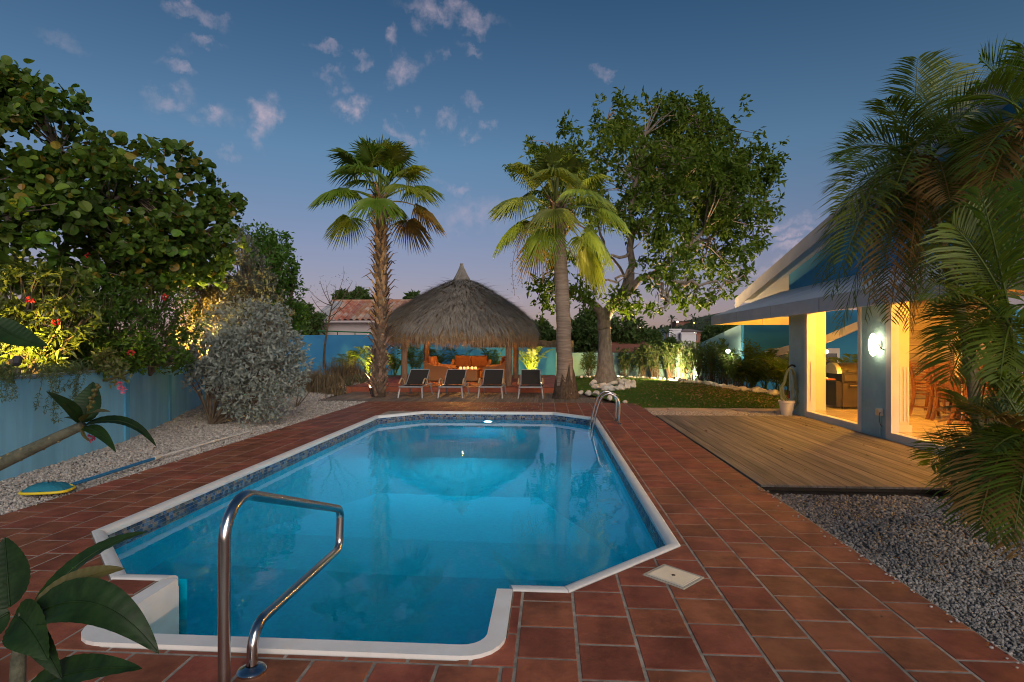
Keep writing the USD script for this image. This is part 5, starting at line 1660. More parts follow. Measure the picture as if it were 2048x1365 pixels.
# hanging seed stalks
r = np.random.default_rng(14)
for i in range(3):
    a = top2 + np.array([-.15, -.1, -.2])
    e = at([1030, 1045, 1036][i], [590, 575, 520][i], 15.2 + .2 * i)
    mid = at([1045, 1055, 1050][i], [470, 480, 455][i], 15.3)
    c = spline([a, mid, e], 14)
    s = build('seed_stalk', Mesher().tube(c, np.linspace(.010, .004, 14), 4), M_twig, p2)
    k = r.choice(np.arange(7, 14), 40)
    build('seeds', leaves(c[k] + r.normal(0, .07, (40, 3)), r.normal(size=(40, 3)) - (0, 0, 1), .07, 'simple', .3, r), mat('dry_seed', (.20, .12, .06), rough=.9), s, kind='stuff')

# areca clumps: right foreground
M_ar = mat('areca_leaf', (.068, .105, .008), (.105, .145, .012), scale=1.5, rough=.5, var=.3, hue=.02, island=False, transl=.3)
M_arlit = mat('areca_leaf_pale', (.075, .12, .008), (.105, .16, .012), scale=1.5, rough=.5, var=.25, hue=.02, island=False, transl=.35)
M_ardry = mat('areca_leaf_dry', (.15, .085, .018), (.22, .13, .035), scale=2, rough=.7, var=.3, island=False, transl=.3)
M_artrunk = mat('areca_trunk', (.13, .10, .045), (.24, .19, .09), scale=3, rough=.7, stretch=(1, 1, 14), bump=.5, bscale=5, bdist=.01)


def areca(label, foot, trunk, crown, tips, r0, seed, ll=.5, w=.017, n=46):
    r = np.random.default_rng(seed)
    t = thing('areca_palm', label, 'palm tree', loc=foot)
    build('trunk', Mesher().tube(spline(trunk, 14), np.linspace(r0, r0 * .7, 14), 10), M_artrunk, t, smooth=True)
    for (px, py, Y, arch, kind) in tips:
        e = at(px, py, Y)
        base = np.array(crown) + r.normal(0, .05, 3)
        m = pinnate(base, e, arch * np.linalg.norm(e - base), n, ll * r.uniform(.85, 1.1), w, .34, r, tilt=r.normal(0, .5), vee=r.uniform(.3, .8))
        build('frond', m, {'g': M_ar, 'y': M_arlit, 'd': M_ardry}[kind], t, label='dry orange frond' if kind == 'd' else None)
    return t


cA = at(1846, 330, 6.1)
fA = gnd(1965, 985)
areca('tall areca palm arching over the canopy roof at the right', fA, [fA, at(1945, 760, 6.0), at(1905, 560, 6.05), at(1868, 430, 6.1), cA], cA,
      [(1648, 470, 6.3, .42, 'g'), (1662, 590, 5.8, .40, 'g'), (1700, 640, 6.6, .45, 'g'), (1655, 380, 6.9, .35, 'g'), (1712, 262, 6.5, .22, 'g'), (1770, 205, 5.9, .16, 'g'), (1835, 118, 6.1, .02, 'g'), (1905, 130, 6.4, .10, 'g'), (1975, 190, 5.9, .2, 'g'), (2010, 300, 6.6, .3, 'g'), (1760, 600, 5.5, .45, 'd'), (1820, 655, 6.2, .4, 'd'), (1900, 520, 5.6, .45, 'g'), (1740, 520, 7.2, .4, 'g'), (1960, 430, 6.9, .4, 'g'), (1690, 520, 5.2, .42, 'g'), (1800, 470, 7.3, .35, 'g'), (1705, 330, 5.6, .3, 'g'), (1930, 250, 7.2, .25, 'g'), (1642, 560, 6.1, .44, 'g'), (1680, 660, 6.2, .42, 'g'), (1730, 640, 5.6, .48, 'g'), (1690, 300, 6.3, .28, 'g'), (1850, 560, 6.8, .4, 'g'), (1880, 620, 5.9, .42, 'g'), (1960, 560, 6.3, .4, 'g'), (1990, 380, 6.0, .33, 'g'), (1790, 380, 4.9, .3, 'g'), (1900, 400, 5.0, .3, 'd'), (1780, 640, 6.9, .42, 'g'), (1750, 430, 6.0, .34, 'g'), (1860, 160, 7.0, .08, 'g'), (1920, 640, 6.4, .42, 'g'), (1980, 640, 6.6, .4, 'g'), (1960, 300, 5.2, .28, 'g'), (1820, 520, 5.3, .38, 'd'), (1725, 580, 6.0, .44, 'g'), (1668, 430, 5.7, .36, 'g'), (1840, 600, 6.4, .44, 'g'), (1990, 480, 6.8, .4, 'g')], .062, 51, ll=.5, n=48, w=.016)
cB = at(2060, 250, 5.0)
fB = gnd(2075, 1010)
areca('areca palm at the right picture edge with dry orange fronds', fB, [fB, at(2070, 700, 5.0), at(2065, 420, 5.0), cB], cB,
      [(1962, 120, 5.2, .2, 'g'), (2045, 90, 4.9, .03, 'g'), (1930, 300, 5.3, .3, 'g'), (1975, 390, 4.8, .4, 'd'), (2010, 440, 5.1, .42, 'd'), (1900, 430, 5.6, .4, 'g'), (2110, 380, 4.6, .4, 'g'), (1990, 250, 5.6, .25, 'g'), (1920, 200, 4.8, .28, 'g'), (1950, 340, 4.7, .38, 'g'), (2000, 520, 5.4, .42, 'g'), (1940, 520, 5.0, .42, 'g'), (2040, 560, 4.7, .45, 'd'), (2000, 170, 5.7, .15, 'g'), (1970, 450, 5.7, .4, 'g'), (2090, 500, 4.8, .4, 'g')], .06, 52, ll=.42, n=40)
cC = at(2010, 640, 4.4)
fC = gnd(2040, 1080)
areca('lower areca palm with broad pale fronds in front of the porch', fC, [fC, at(2030, 860, 4.5), cC], cC,
      [(1905, 450, 4.5, .18, 'y'), (1960, 380, 4.3, .1, 'y'), (2060, 370, 4.2, .1, 'y'), (1880, 560, 4.8, .3, 'y'), (1850, 640, 4.9, .34, 'g'), (1840, 740, 4.6, .4, 'g'), (1900, 760, 4.2, .42, 'g'), (1960, 830, 4.3, .4, 'g'), (2040, 800, 4.0, .4, 'g'), (1930, 660, 5.3, .3, 'g'), (2085, 620, 4.0, .3, 'g'), (1890, 500, 5.4, .3, 'g'), (1990, 480, 5.0, .2, 'y'), (1860, 600, 4.2, .36, 'g'), (1930, 780, 4.8, .42, 'g'), (2000, 760, 3.9, .4, 'g'), (2060, 720, 4.3, .4, 'g'), (1895, 690, 5.0, .36, 'g'), (2040, 480, 4.8, .2, 'g'), (1990, 860, 4.7, .42, 'g'), (2070, 860, 4.2, .42, 'g')], .05, 53, ll=.38, n=34)
cD = at(1995, 900, 4.6)
fD = gnd(2005, 1030)
areca('young areca palm with low fronds over the gravel by the deck corner', fD, [fD, cD], cD,
      [(1960, 1025, 4.1, .5, 'd'), (2040, 1010, 4.0, .5, 'g'), (1862, 930, 5.1, .5, 'g'), (1935, 800, 4.9, .25, 'g'), (2040, 820, 4.3, .3, 'g'), (1950, 950, 5.2, .4, 'g'), (2080, 930, 4.2, .4, 'g'), (1920, 1040, 3.9, .5, 'g'), (2000, 1035, 3.7, .5, 'g')], .035, 54, ll=.34, n=34)
cE = at(2075, 900, 3.9)
fE = gnd(2085, 1180)
areca('bushy young areca palm filling the right picture edge above the gravel', fE, [fE, cE], cE,
      [(1925, 880, 4.4, .3, 'g'), (1950, 960, 3.9, .4, 'g'), (1960, 1040, 3.6, .5, 'd'), (2000, 1080, 3.5, .5, 'g'), (2040, 1110, 3.5, .5, 'd'), (1935, 1010, 4.1, .45, 'g'), (1985, 760, 4.0, .2, 'g'), (2040, 720, 4.2, .12, 'g'), (2010, 820, 4.5, .25, 'g'), (1900, 960, 4.6, .4, 'g'), (2000, 1000, 4.3, .45, 'g'), (1985, 900, 3.6, .35, 'g'), (2040, 980, 3.5, .4, 'g'), (1965, 840, 3.9, .3, 'd'), (1915, 820, 4.8, .25, 'g'), (2030, 1060, 3.3, .5, 'g'), (1975, 1070, 3.9, .5, 'g')], .035, 56, ll=.34, n=36, w=.015)
# agave at the deck corner
M_agave = mat('agave_leaf', (.055, .085, .04), (.10, .13, .06), scale=2, rough=.55, var=.2, island=False)


def rosette(name, label, cat, foot, n, L, w, material, seed, el=(0.25, 1.2), group=None, curl=.3):
    r = np.random.default_rng(seed)
    t = thing(name, label, cat, loc=foot, group=group)
    for i in range(n):
        a = i * 2.39996 + r.normal(0, .2)
        e = el[0] + (el[1] - el[0]) * r.random()
        ln = L * r.uniform(.7, 1.1)
        o = np.array([math.cos(a) * math.cos(e), math.sin(a) * math.cos(e), math.sin(e)])
        sd = np.array([-math.sin(a), math.cos(a), 0])
        V = []
        for s, ww in ((0, .7), (.3, 1), (.65, .65), (1, .03)):
            c = np.array(foot) + o * ln * s + np.array([0, 0, (-curl if e < .7 else .25 * curl) * ln * s * s])
            nrm = np.cross(sd, o)
            V += [c - sd * w * ww / 2, c - nrm * w * .28 * ww, c + sd * w * ww / 2]
        F = []
        for j in range(3):
            q = j * 3
            F += [[q, q + 1, q + 4], [q, q + 4, q + 3], [q + 1, q + 2, q + 5], [q + 1, q + 5, q + 4]]
        build('leaf', (np.array(V), F), material, t)
    return t


rosette('agave', 'spiky agave beside the wooden deck corner below the palms', 'agave', np.array([4.22, 5.80, -.05]), 26, .72, .06, M_agave, 61, el=(.25, 1.25))

# ------------------------------------------------------------------ big tree on the lawn
M_tree = mat('broad_leaf', (.085, .155, .010), (.14, .215, .018), scale=.7, rough=.55, spec=.25, var=.4, hue=.025, transl=.25)
foot = gnd(1211, 766)
TY = foot[1]
bt = thing('shade_tree', 'big spreading shade tree with a dense green crown on the lawn', 'tree', loc=foot)
M = Mesher()
tp = [(1211, 772, 0), (1211, 745, 0), (1210, 700, 0), (1209, 660, 0), (1207, 628, 0)]
cv = spline([at(x, y, TY + d) for x, y, d in tp], 16)
M.tube(cv, [.62, .50, .42, .36, .34, .32, .30, .28, .26, .25, .25, .25, .25, .25, .25, .22], 14)
M.tube(spline([at(1209, 660, TY), at(1208, 640, TY), at(1222, 615, TY - .2), at(1244, 592, TY - .5), at(1262, 545, TY - .9)], 14), np.linspace(.27, .13, 14), 12)
M.tube(spline([at(1208, 655, TY), at(1204, 632, TY - .1), at(1186, 608, TY - .5), at(1160, 595, TY - .9)], 10), np.linspace(.24, .09, 10), 10)
LB = [[(1207, 632, 0), (1180, 603, -.6), (1135, 588, -1.2), (1085, 568, -1.6)], [(1208, 636, 0), (1242, 596, -.5), (1300, 548, -1), (1370, 490, -1), (1440, 420, -.5)], [(1240, 597, -.5), (1264, 530, -1), (1262, 440, -1.6), (1272, 360, -1.6), (1290, 270, -1)],
      [(1258, 560, -.8), (1222, 520, .5), (1180, 475, .8), (1135, 390, 1), (1110, 310, 1)], [(1300, 548, -1), (1390, 566, -2), (1470, 565, -2)], [(1262, 470, -1.4), (1320, 400, 1), (1370, 320, 1.5), (1400, 260, 1)], [(1215, 518, .5), (1200, 440, 1.5), (1195, 350, 2), (1215, 240, 2)], [(1370, 490, -1), (1440, 470, .5), (1490, 440, .6)], [(1262, 530, -1), (1230, 560, -2), (1170, 545, -2.4)], [(1264, 500, -1.2), (1180, 520, -2), (1120, 470, -2.0)], [(1300, 548, -1), (1330, 600, -2.5), (1320, 615, -3)]]
limbs = []
for i, L in enumerate(LB):
    c = limb(M, [at(x, y, TY + d) for x, y, d in L], .17 if i in (1, 2) else .06 if i in (3, 6, 8, 9) else .10, .025, 14, 8, .08)
    limbs.append(c)
build('trunk', M, M_barkgrey, bt, smooth=True)
TBL = [(1300, 262, 80, 0), (1225, 240, 48, 1.5), (1240, 330, 85, -1.5), (1372, 275, 78, 1), (1450, 292, 66, 0), (1505, 335, 52, -.5), (1462, 392, 85, -1), (1380, 372, 95, -2), (1300, 425, 85, -1.8), (1420, 482, 78, 0), (1378, 555, 66, -1.6), (1448, 545, 54, 0), (1478, 470, 56, 1), (1320, 520, 60, -2.6), (1132, 272, 40, 1), (1082, 300, 34, 0), (1155, 345, 58, .8), (1110, 596, 40, -1.2), (1168, 575, 42, -2), (1120, 530, 30, -1.5), (1250, 602, 36, -1), (1312, 588, 40, -2.4), (1190, 425, 40, 2), (1110, 410, 40, 1.5), (1330, 330, 80, 2), (1420, 400, 80, 2.5),
       (1018, 332, 13, 0), (1040, 285, 16, .5), (1558, 298, 18, -.5), (1548, 352, 17, -.8), (1545, 420, 14, -.5), (1548, 497, 12, .5), (1488, 222, 14, 0), (1238, 198, 16, 1.5), (1330, 200, 22, 0), (1400, 222, 22, 1), (1070, 560, 22, -1.6), (1085, 620, 14, -1.4), (1500, 590, 18, -.5), (1420, 598, 24, -1.2), (1290, 612, 14, -2)]
blobs = pblobs(TBL, TY)
r = np.random.default_rng(77)
c, d, k = crown_points(blobs, 3500, r, .35)
keep = meshkit.fbm(c * .8, 3, 5) > .43
c, d, k = c[keep], d[keep], k[keep]
Mt = Mesher()
allp = np.vstack(limbs)
for i in range(0, len(c), 5):
    j = np.argmin(np.linalg.norm(allp - c[i], axis=1))
    s = allp[j]
    if np.linalg.norm(s - c[i]) > 4.5:
        continue
    Mt.tube([s, (s + c[i]) / 2 + r.normal(0, .15, 3) + (0, 0, .1), c[i]], [.028, .018, .008], 3, False)
build('twigs', Mt, M_barkgrey, bt, kind='stuff')
d2 = d * .7 + r.normal(0, .3, d.shape)
build('crown', leaf_clusters(c, d2, 11, .21, 'simple', .48, .26, r, .25), M_tree, bt)

# ------------------------------------------------------------------ left side: sea grape behind the wall
M_sg = mat('sea_grape_leaf', (.075, .145, .016), (.115, .19, .026), scale=1.1, rough=.5, spec=.3, var=.35, hue=.025, transl=.22)
M_sg1 = mat('sea_grape_leaf_single', (.075, .145, .016), (.115, .19, .026), scale=1.1, rough=.5, spec=.3, var=.35, hue=.025, island=False, transl=.22)
M_sgy = mat('sea_grape_leaf_yellow', (.27, .18, .02), (.19, .19, .03), scale=2, rough=.45, var=.25, hue=.02, island=False, transl=.3, tcol=(1.4, 1.3, .5))
SGL = [(20, 250, 85, 8.0), (-40, 350, 110, 7.6), (30, 420, 90, 7.4), (110, 290, 70, 8.6), (160, 370, 80, 8.4), (80, 500, 80, 7.6), (200, 300, 50, 9.2), (230, 420, 85, 9.0), (300, 350, 70, 9.8), (290, 450, 80, 9.4), (360, 400, 72, 10.4), (340, 490, 70, 10.0), (410, 430, 56, 10.8), (420, 480, 50, 10.6), (180, 500, 80, 8.6), (265, 530, 70, 9.4), (20, 180, 40, 8.2), (-30, 220, 70, 8.0), (455, 415, 22, 11.0), (480, 408, 16, 11.1), (430, 345, 16, 10.8), (370, 320, 22, 10.4), (210, 258, 22, 9.4), (130, 215, 26, 8.8), (330, 300, 18, 10.0), (400, 520, 50, 10.8)]
blobs = [(*at(px, py, Y), rp * math.hypot(*at(px, py, Y)[:2]) / FPX * .95) for px, py, rp, Y in SGL]
sgf = np.array([-8.9, 8.2, .95])
sg = thing('sea_grape_tree', 'large sea grape tree with round leathery leaves behind the left wall', 'tree', loc=sgf)
M = Mesher()
r = np.random.default_rng(88)
trunks = [[sgf, at(40, 540, 8.2), at(15, 430, 8.1), at(60, 340, 8.3)], [sgf + (.1, .2, 0), at(75, 560, 8.4), at(150, 470, 8.8), at(230, 400, 9.2), at(330, 370, 10)], [sgf + (.1, -.1, 0), at(0, 560, 8.0), at(-30, 430, 7.8), at(-40, 300, 7.9)], [sgf + (.2, .3, 0), at(130, 560, 9), at(260, 520, 9.8), at(400, 470, 10.7), at(470, 415, 11.05)], [at(150, 470, 8.8), at(135, 380, 8.8), at(120, 300, 8.7)]]
lp = np.vstack([limb(M, tr3, .085, .02, 14, 8, .015) for tr3 in trunks])
c, d, k = crown_points(blobs, 1500, r, .5)
kp = meshkit.fbm(c * 1.3, 3, 9) > .43
c, d, k = c[kp], d[kp], k[kp]
for i in range(0, len(c), 3):
    j = np.argmin(np.linalg.norm(lp - c[i], axis=1))
    if np.linalg.norm(lp[j] - c[i]) < 2.2:
        M.tube([lp[j], (lp[j] + c[i]) / 2 + r.normal(0, .06, 3), c[i]], [.016, .011, .006], 4, False)
build('trunk', M, M_barkgrey, sg, smooth=True)
v, f = leaf_clusters(c, d, 11, .112, 'round', .95, .20, r, .0, .9, .3)
nv, nf = 13, 12
N = len(v) // nv
cen = v.reshape(N, nv, 3).mean(1)
vis = np.full(N, 9e9)
px_ = 1024 + FPX * (cen[:, 0] * CT + cen[:, 1] * ST) / (cen[:, 1] * CT - cen[:, 0] * ST)
vis = np.hypot(cen[:, 0], cen[:, 1]) + (px_ < 5) * 50 - .35 * np.abs(cen[:, 2] - 2.5) * 0
# of the leaves in view the nearest 300 one by one, the others together
fdir = unit(cen - (0, 0, EYE))
cellu = np.round(np.c_[fdir[:, 0] / fdir[:, 1], fdir[:, 2] / fdir[:, 1]] / .022).astype(int)
order = np.argsort(vis)
seen, pick = set(), []
for i in order:
    q = tuple(cellu[i])
    if q in seen or px_[i] < 8:
        continue
    seen.add(q)
    pick.append(i)
    if len(pick) == 300:
        break
pick = np.array(pick)
mask = np.ones(N, bool)
mask[pick] = False
V3 = v.reshape(N, nv, 3)
F1 = LEAF['round'][1]
for i in pick:
    yel = r.random() < .10
    build('leaf', (V3[i], F1), M_sgy if yel else M_sg1, sg, label='yellowed leaf' if yel else None)
rest = V3[mask]
yl = r.random(len(rest)) < .06
ff = lambda n: (F1[None] + (np.arange(n) * nv)[:, None, None]).reshape(-1, 3)
build('crown', (rest[~yl].reshape(-1, 3), ff((~yl).sum())), M_sg, sg, kind='stuff')
build('yellow_leaves', (rest[yl].reshape(-1, 3), ff(yl.sum())), M_sgy, sg, kind='stuff')

# shrubs on the raised bed
M_ix = mat('ixora_leaf', (.05, .11, .009), (.08, .15, .014), scale=2, rough=.5, spec=.3, var=.35, hue=.02, transl=.25)
M_ixl = mat('croton_leaf', (.10, .14, .018), (.15, .18, .025), scale=2, rough=.45, var=.3, hue=.02, transl=.3)
M_red = mat('red_flower', (.42, .012, .015), (.55, .03, .03), scale=20, rough=.6, transl=.2, tcol=(1, .3, .3))
M_pink = mat('pink_flower', (.45, .07, .14), (.55, .12, .20), scale=20, rough=.6)


def shrub(label, L, Y, n, per, size, kind, aspect, material, seed, flowers=(), zfoot=.96, name='shrub', tw=.006, group=None, fl_mat=None, droop=.0, fl_size=.045, spread=.1, tr_r=(.025, .01), foot=None, stem_mat=None):
    bl = pblobs(L, Y)
    p = foot if foot is not None else (bl[0][0], bl[0][1], zfoot)
    t, c = bush(name, label, 'shrub', bl, n, per, size, kind, aspect, material, spread, trunk=p, seed=seed, tw=tw, group=group, trunk_r=tr_r, droop=droop, stem_mat=stem_mat)
    r = np.random.default_rng(seed + 1)
    for (px, py, dy) in flowers:
        q = at(px, py, Y + dy)
        d = ball(26, r)
        build('flower', leaves(q + d * .02, d, fl_size * r.uniform(.7, 1.2, 26), 'simple', .7, r), fl_mat or M_red, t)
    return t


shrub('bushy shrub with long narrow leaves lit bright yellow by a spotlight at the left edge', [(40, 600, 48, 0), (90, 640, 46, .1), (20, 660, 45, -.1), (130, 590, 40, .2), (75, 560, 34, .1), (165, 640, 34, .2), (60, 690, 30, -.1), (100, 690, 34, 0)], 6.9, 330, 8, .13, 'lance', .34, M_ixl, 101, [(60, 600, -.4), (112, 644, -.4)], fl_size=.034, name='flowering_shrub')
shrub('dark green ixora shrub with red flowers above the middle of the left wall', [(190, 640, 50, 0), (240, 660, 52, .1), (205, 700, 44, -.2), (270, 700, 40, .0), (160, 690, 40, -.1), (230, 600, 44, .3)], 7.9, 420, 9, .085, 'lance', .45, M_ix, 103, [(182, 656, -.5), (134, 673, -.4), (262, 706, -.5), (176, 512, .3)], fl_size=.034, name='flowering_shrub')
shrub('dark small leaved hedge shrub in the raised bed beside the silver bush', [(300, 600, 60, 0), (350, 640, 52, .2), (300, 670, 55, -.1), (260, 570, 46, .2), (350, 700, 46, .1), (330, 560, 44, .5), (240, 540, 50, .3)], 9.4, 620, 9, .06, 'simple', .55, M_ix, 105, [(330, 595, -.5)], name='hedge_shrub')
shrub('golden lit shrub glowing between the dark hedge and the silver bush', [(395, 600, 40, 0), (420, 570, 40, .3), (380, 640, 30, -.2), (430, 620, 30, .1), (360, 670, 26, -.2)], 11.2, 300, 9, .07, 'simple', .5, mat('copper_leaf', (.16, .12, .05), (.22, .17, .07), scale=2, rough=.5, var=.3, hue=.04, transl=.25), 107, name='hedge_shrub')
shrub('low green shrub spilling over the left wall edge', [(180, 705, 26, 0), (220, 720, 22, -.1), (120, 715, 26, 0), (250, 722, 20, .1), (300, 715, 24, .3), (350, 712, 22, .6)], 7.7, 240, 8, .085, 'lance', .4, M_ix, 109, name='hedge_shrub')
# palm fronds and fern strands hanging over the wall
fw_ = np.random.default_rng(55)
M_fern = mat('fern_strand', (.06, .10, .02), (.10, .14, .035), scale=3, rough=.6, var=.3, hue=.02)
for px, py0, py1, Y, lb in ((100, 745, 850, 6.25, 'feathery asparagus fern hanging longest over the left wall'), (146, 738, 815, 6.7, 'thin asparagus fern strands hanging left of the pilaster'), (12, 750, 800, 5.7, 'dark feathery frond hanging at the left picture edge')):
    p = at(px, py0, Y)
    # keep just in front of the wall face
    t = thing('hanging_fern', lb, 'fern', loc=p)
    M = Mesher()
    for i in range(7):
        a = p + (fw_.normal(0, .06), fw_.normal(0, .06), fw_.uniform(0, .05))
        q = at(px + fw_.normal(0, 16), py1 - abs(fw_.normal(0, 22)), Y - .05)
        c = spline([a - (.15, 0, .0), a + (.06, -.03, .04), (a + q) / 2 + (.05, -.02, 0), q], 16)
        M.tube(c, np.linspace(.004, .0015, 16), 3, False)
        k = fw_.integers(4, 16, 70)
        M.add(*leaves(c[k] + fw_.normal(0, .006, (70, 3)), fw_.normal(size=(70, 3)) + (0, 0, -.6), fw_.uniform(.025, .06, 70), 'simple', .14, fw_))
    build('strands', M, M_fern, t)
    build('crown', leaves(p + fw_.normal(0, .09, (220, 3)) * (1, 1, .35), fw_.normal(size=(220, 3)), fw_.uniform(.03, .08, 220), 'simple', .14, fw_), M_fern, t)
shrub('small yellow green sprig with pink blossoms hanging over the wall pilaster', [(222, 735, 13, -.05), (235, 752, 10, -.1), (248, 748, 8, -.1), (215, 718, 14, 0)], 7.05, 50, 6, .075, 'lance', .45, mat('sprig_leaf', (.11, .13, .025), (.16, .16, .04), scale=3, rough=.5, var=.3, hue=.04, transl=.3), 113, [(243, 776, -.1), (238, 770, -.12), (247, 781, -.1)], fl_mat=M_pink, fl_size=.03, name='coral_plant', foot=np.array(at(210, 722, 7.3)), tw=.004, tr_r=(.008, .004))

# silver bushes
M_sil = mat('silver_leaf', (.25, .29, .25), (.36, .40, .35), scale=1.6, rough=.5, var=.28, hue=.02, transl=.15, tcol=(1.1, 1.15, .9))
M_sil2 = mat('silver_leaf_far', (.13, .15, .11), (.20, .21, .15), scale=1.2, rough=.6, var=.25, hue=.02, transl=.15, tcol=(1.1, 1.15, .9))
sb = shrub('round silver leaved buttonwood bush on the gravel at the end of the left wall', [(490, 715, 62, 0), (440, 715, 44, -.3), (545, 735, 52, .1), (505, 785, 50, -.3), (450, 665, 44, .2), (520, 670, 52, .3), (570, 700, 40, .4), (480, 632, 34, .4), (540, 640, 36, .5), (580, 765, 34, .2), (400, 735, 22, -.3), (385, 760, 15, -.3), (545, 812, 30, -.3), (382, 690, 20, 0), (500, 826, 22, -.5), (598, 735, 20, .4), (455, 745, 30, -.5), (430, 770, 20, -.4), (410, 665, 18, .2), (370, 715, 14, -.1), (470, 800, 26, -.4), (600, 700, 16, .4), (515, 622, 20, .4), (355, 735, 9, -.2)], 10.3, 1500, 9, .078, 'lance', .5, M_sil, 121, zfoot=-.05, name='silver_bush', tw=.006, tr_r=(.020, .008), stem_mat=M_bark, foot=np.array([-6.45, 10.2, -.05]), spread=.12)
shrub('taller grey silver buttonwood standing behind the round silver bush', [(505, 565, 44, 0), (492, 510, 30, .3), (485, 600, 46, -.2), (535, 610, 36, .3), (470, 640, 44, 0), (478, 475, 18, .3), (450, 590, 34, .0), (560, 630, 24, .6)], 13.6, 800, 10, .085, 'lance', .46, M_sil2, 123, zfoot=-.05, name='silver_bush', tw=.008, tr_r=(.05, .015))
shrub('rounded green tree rising behind the silver bushes', [(540, 545, 52, 0), (562, 590, 42, .3), (535, 505, 40, .5), (578, 640, 34, .6), (505, 485, 34, .2), (515, 600, 50, 0), (552, 490, 26, 1), (585, 560, 18, .5)], 17.0, 800, 9, .13, 'simple', .55, mat('tree_leaf_green', (.07, .17, .012), (.10, .22, .02), scale=1, rough=.5, var=.35, hue=.025, transl=.25), 125, zfoot=0, name='round_tree', tr_r=(.12, .03), tw=.012, spread=.25)
# small bare tree
bf = gnd(650, 742)
bt2 = thing('bare_tree', 'slender leafless little tree in front of the red tiled roof', 'tree', loc=at(650, 735, 21))
M = Mesher()
Yb = 21.0
br = np.random.default_rng(66)
c0 = spline([at(x, y, Yb) for x, y in ((648, 738), (650, 690), (656, 650), (664, 612))], 12)
M.tube(c0, np.linspace(.05, .025, 12), 6)
for (x, y, s, dy) in ((618, 580, 11, .3), (640, 562, 11, -.3), (652, 570, 11, .4), (688, 550, 11, 0), (705, 562, 10, .4), (725, 575, 9, -.3), (690, 590, 8, .3), (622, 592, 9, -.4), (672, 575, 11, .5)):
    e = at(x, y, Yb + dy)
    s0 = c0[s]
    c = spline([s0, s0 * .5 + e * .5 + (0, 0, -.12), e], 8)
    M.tube(c, np.linspace(.018, .006, 8), 4)
    for q in range(3):
        j = br.integers(3, 8)
        M.tube([c[j], c[j] + br.normal(0, .2, 3) + (0, 0, .12)], [.007, .003], 3, False)
build('trunk', M, M_twig, bt2)
tips = np.array([at(x, y, Yb) for x, y in ((622, 582), (640, 565), (688, 552), (700, 572), (660, 578))])
build('sparse_leaves', leaves(np.repeat(tips, 14, 0) + br.normal(0, .14, (70, 3)), br.normal(size=(70, 3)), .07, 'lance', .3, br), M_lf_bg, bt2)
# grasses and aloes left of the terrace
M_dry = mat('dry_grass', (.18, .13, .07), (.28, .21, .12), scale=3, rough=.8, var=.35, hue=.03)
M_aloe = mat('aloe_leaf', (.09, .10, .05), (.14, .15, .08), scale=3, rough=.6, var=.3, island=False)
gq = np.random.default_rng(99)


def tuft(label, px, py, Y, w, h, n, material, seed):
    r = np.random.default_rng(seed)
    p = at(px, py, Y)
    p[2] = -.03
    t = thing('grass_tuft', label, 'ornamental grass', loc=p)
    a = r.uniform(0, 6.283, n)
    lean = np.abs(r.normal(0, .45, n))
    b = np.c_[p[0] + r.normal(0, w * .3, n), p[1] + r.normal(0, w * .3, n), np.full(n, p[2])]
    e = b + np.c_[np.cos(a) * lean * h, np.sin(a) * lean * h, h * r.uniform(.5, 1.05, n)]
    m = (b + e) / 2 + np.c_[-np.cos(a) * .05, -np.sin(a) * .05, np.full(n, .08 * h)]
    s = np.c_[-np.sin(a), np.cos(a), np.zeros(n)] * .012
    V = np.stack([b - s, b + s, m - s * .8, m + s * .8, e], 1).reshape(-1, 3)
    F = np.array([[0, 1, 3], [0, 3, 2], [2, 3, 4]])[None] + (np.arange(n) * 5)[:, None, None]
    build('blades', (V, F.reshape(-1, 3)), material, t)
    return t


tuft('dry brown grass clump right beside the silver bush', 640, 760, 17.5, 1.1, .75, 700, M_dry, 131)
tuft('tall pale dry grass with thin stalks against the blue wall', 690, 745, 22, 1.5, 1.1, 500, M_dry, 133)
tuft('small dry brown grass clump close to the terrace corner', 668, 782, 16.6, .5, .28, 300, M_dry, 135)
for i, (px, Y, lb) in enumerate(((700, 19.0, 'grey green aloe nearest the shaggy palm'), (665, 19.8, 'grey green aloe in the middle of the gravel bed'), (630, 20.2, 'grey green aloe beside the dry grass'), (725, 20.5, 'grey green aloe behind the shaggy palm'), (612, 18.2, 'grey green aloe half behind the silver bush'))):
    p = at(px, 750, Y)
    p[2] = -.03
    rosette('aloe', lb, 'aloe', p, 18, .62, .07, M_aloe, 140 + i, el=(.5, 1.4), curl=.1)
shrub('sparse twiggy shrub leaning out from under the silver bush', [(600, 770, 12, 0), (612, 745, 12, .2), (625, 720, 10, .3), (640, 735, 10, .2)], 13.2, 24, 4, .05, 'simple', .4, M_dry, 151, zfoot=-.04, name='twiggy_shrub', foot=np.array([*at(592, 800, 13.2)[:2], -.04]), tr_r=(.014, .005), tw=.004)


# ------------------------------------------------------------------ palms behind the gazebo and shrubs along the far walls
def small_palm(label, px, py, Y, h, n, seed, kind='g', z0=0.0, ll=.34):
    r = np.random.default_rng(seed)
    p = at(px, py, Y)
    p[2] = z0
    t = thing('garden_palm', label, 'palm', loc=p)
    for i in range(n):
        a = i * 2.39996 + r.normal(0, .2)
        rad = h * r.uniform(.35, .75)
        b = p + (r.normal(0, .08), r.normal(0, .08), .05)
        e = p + np.array([math.cos(a) * rad, math.sin(a) * rad, h * r.uniform(.35, .95)])
        build('frond', pinnate(b, e, h * .42, 26, ll, .03, .5, r, start=.15, stalk=.012), M_arlit if kind == 'y' else M_ar, t)
    return t


